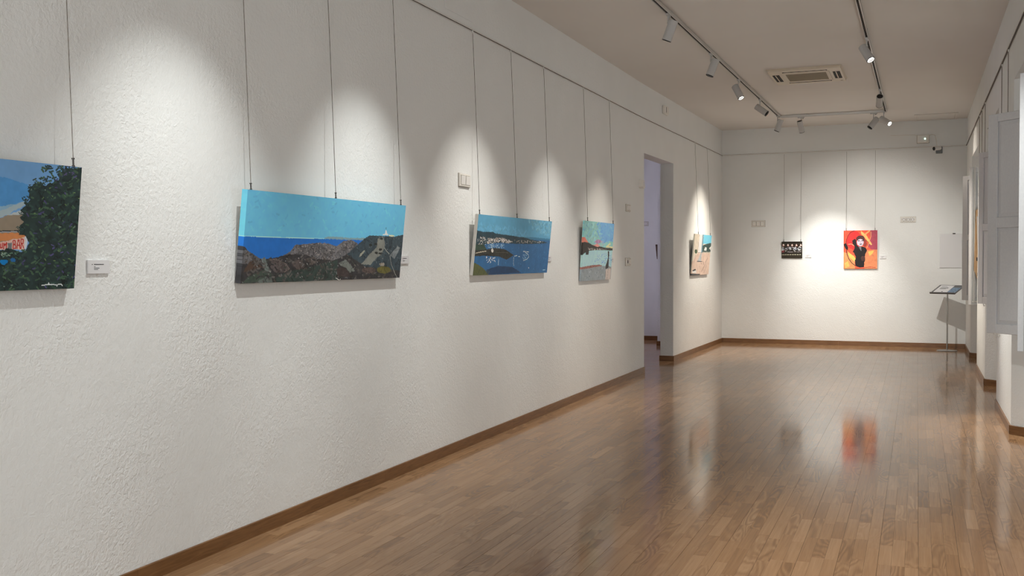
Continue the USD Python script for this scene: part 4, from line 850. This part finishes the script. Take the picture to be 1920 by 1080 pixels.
# poster and its rolled strip on the face of the edge-on shutter
def on_leaf(x, y, z): return (MC @ np.array([x, y, z, 1]))[:3]
M = MC.copy(); M[:3, 3] = on_leaf(.035, -.0225, .25)
t = thing('poster', 'orange paper poster with dark print hanging on the edge-on white shutter', 'poster', matrix=M)
obj('sheet', hull([(0, 0, .25), (.17, 0, .0), (.23, 0, 0), (.23, 0, 1.2), (.03, 0, 1.1), (0, .002, .25), (.17, .002, 0), (.23, .002, 0), (.23, .002, 1.2), (.03, .002, 1.1)]), M_ORANGE, t)
for lo, hi in (((.10, -.001, .78), (.17, -.0002, .90)), ((.08, -.001, .16), (.12, -.0002, .21)), ((.06, -.001, .38), (.10, -.0002, .43))): obj('print', bx(lo, hi), M_PRINT, t)
obj('white_strip', hull([(.05, -.006, 1.02), (.085, -.006, 1.02), (.09, -.006, .45), (.13, -.006, .42), (.05, -.002, 1.02), (.085, -.002, 1.02), (.09, -.002, .45), (.13, -.002, .42)]), M_PAPER, t)

# spare wires hanging from the rail on the right wall
for y, zb, lb in ((11.40, 2.30, 'left wire of the spare pair hanging above the large grey shutter'), (10.62, 2.30, 'right wire of the spare pair hanging above the large grey shutter'),
                  (15.35, 2.45, 'leftmost spare wire on the wall above the narrow shutter'), (14.75, 2.45, 'middle spare wire on the wall above the narrow shutter'), (14.10, 2.45, 'right spare wire on the wall above the narrow shutter')):
    wire((W - .012, y, HR - .006), (W - .014, y, zb), lb, .0035)

# ------------------------------------------------------------------ reading stand in the far right corner
t = thing('reading_stand', 'slim grey reading stand with slanted tray in the far right corner', 'lectern', (4.05, 18.84, 0))
obj('base', lathe([(0, .0005), (.165, .0005), (.17, .004), (.165, .010), (.06, .020), (.018, .026), (0, .026)], (0, 0, 0), (0, 0, 1), 40), M_POLE, t, smooth=30)
obj('pole', cyl((0, 0, .026), (0, 0, 1.035), .0125, 20), M_POLE, t, smooth=30)
ev = np.array([.41, -.25, 0.0]); ev /= np.linalg.norm(ev); sv = np.array([.25 * .36 / .48, .41 * .36 / .48, .15]); sv /= np.linalg.norm(sv); nv = np.cross(ev, sv)
MT = np.eye(4); MT[:3, 0] = ev; MT[:3, 1] = sv; MT[:3, 2] = nv; MT[:3, 3] = (0, 0, 1.060)
obj('tray', [moved(bx((-.23, -.17, -.008), (.23, .17, .004), .002), MT)], M_GREY, t)
obj('tray_lip', moved(bx((-.23, -.182, -.010), (.23, -.1705, .022), .002), MT), M_GREY, t)
obj('tray_bracket', [cyl((0, 0, 1.02), (0, 0, 1.05), .02, 18)], M_GREY, t, smooth=30)
MT2 = MT.copy(); MT2[:3, 3] = np.array([4.05, 18.84, 1.060]) + nv * .0048
t = thing('information_sheet', 'white printed sheet lying at the left of the reading stand tray', 'sheet', matrix=MT2)
obj('sheet', bx((-.19, -.155, 0), (.06, .145, .0015)), M_PAPER, t); obj('print', [bx((-.15, z, .0014), (-.15 + L, z + .010, .0019)) for z, L in ((.09, .10), (.05, .14), (.025, .15), (.0, .12))] + [bx((-.05, -.12, .0014), (-.03, -.10, .0019))], M_PRINT, t, kind='stuff')
t = thing('photo_card', 'blue photo card lying at the right of the reading stand tray', 'card', matrix=MT2)
obj('card', bx((.065, -.15, 0), (.21, .06, .0015)), M_BLUEP, t)

# blank white board on the far wall above the stand
t = thing('wall_board', 'blank white board hanging on the far wall above the reading stand', 'board', (4.11, D - .001, 1.725))
obj('board', bx((-.178, -.016, -.30), (.178, 0, .30), .002), M_LABEL, t)
obj('clip', bx((.03, -.020, .292), (.075, -.0005, .312), .002), M_CLAMP, t)
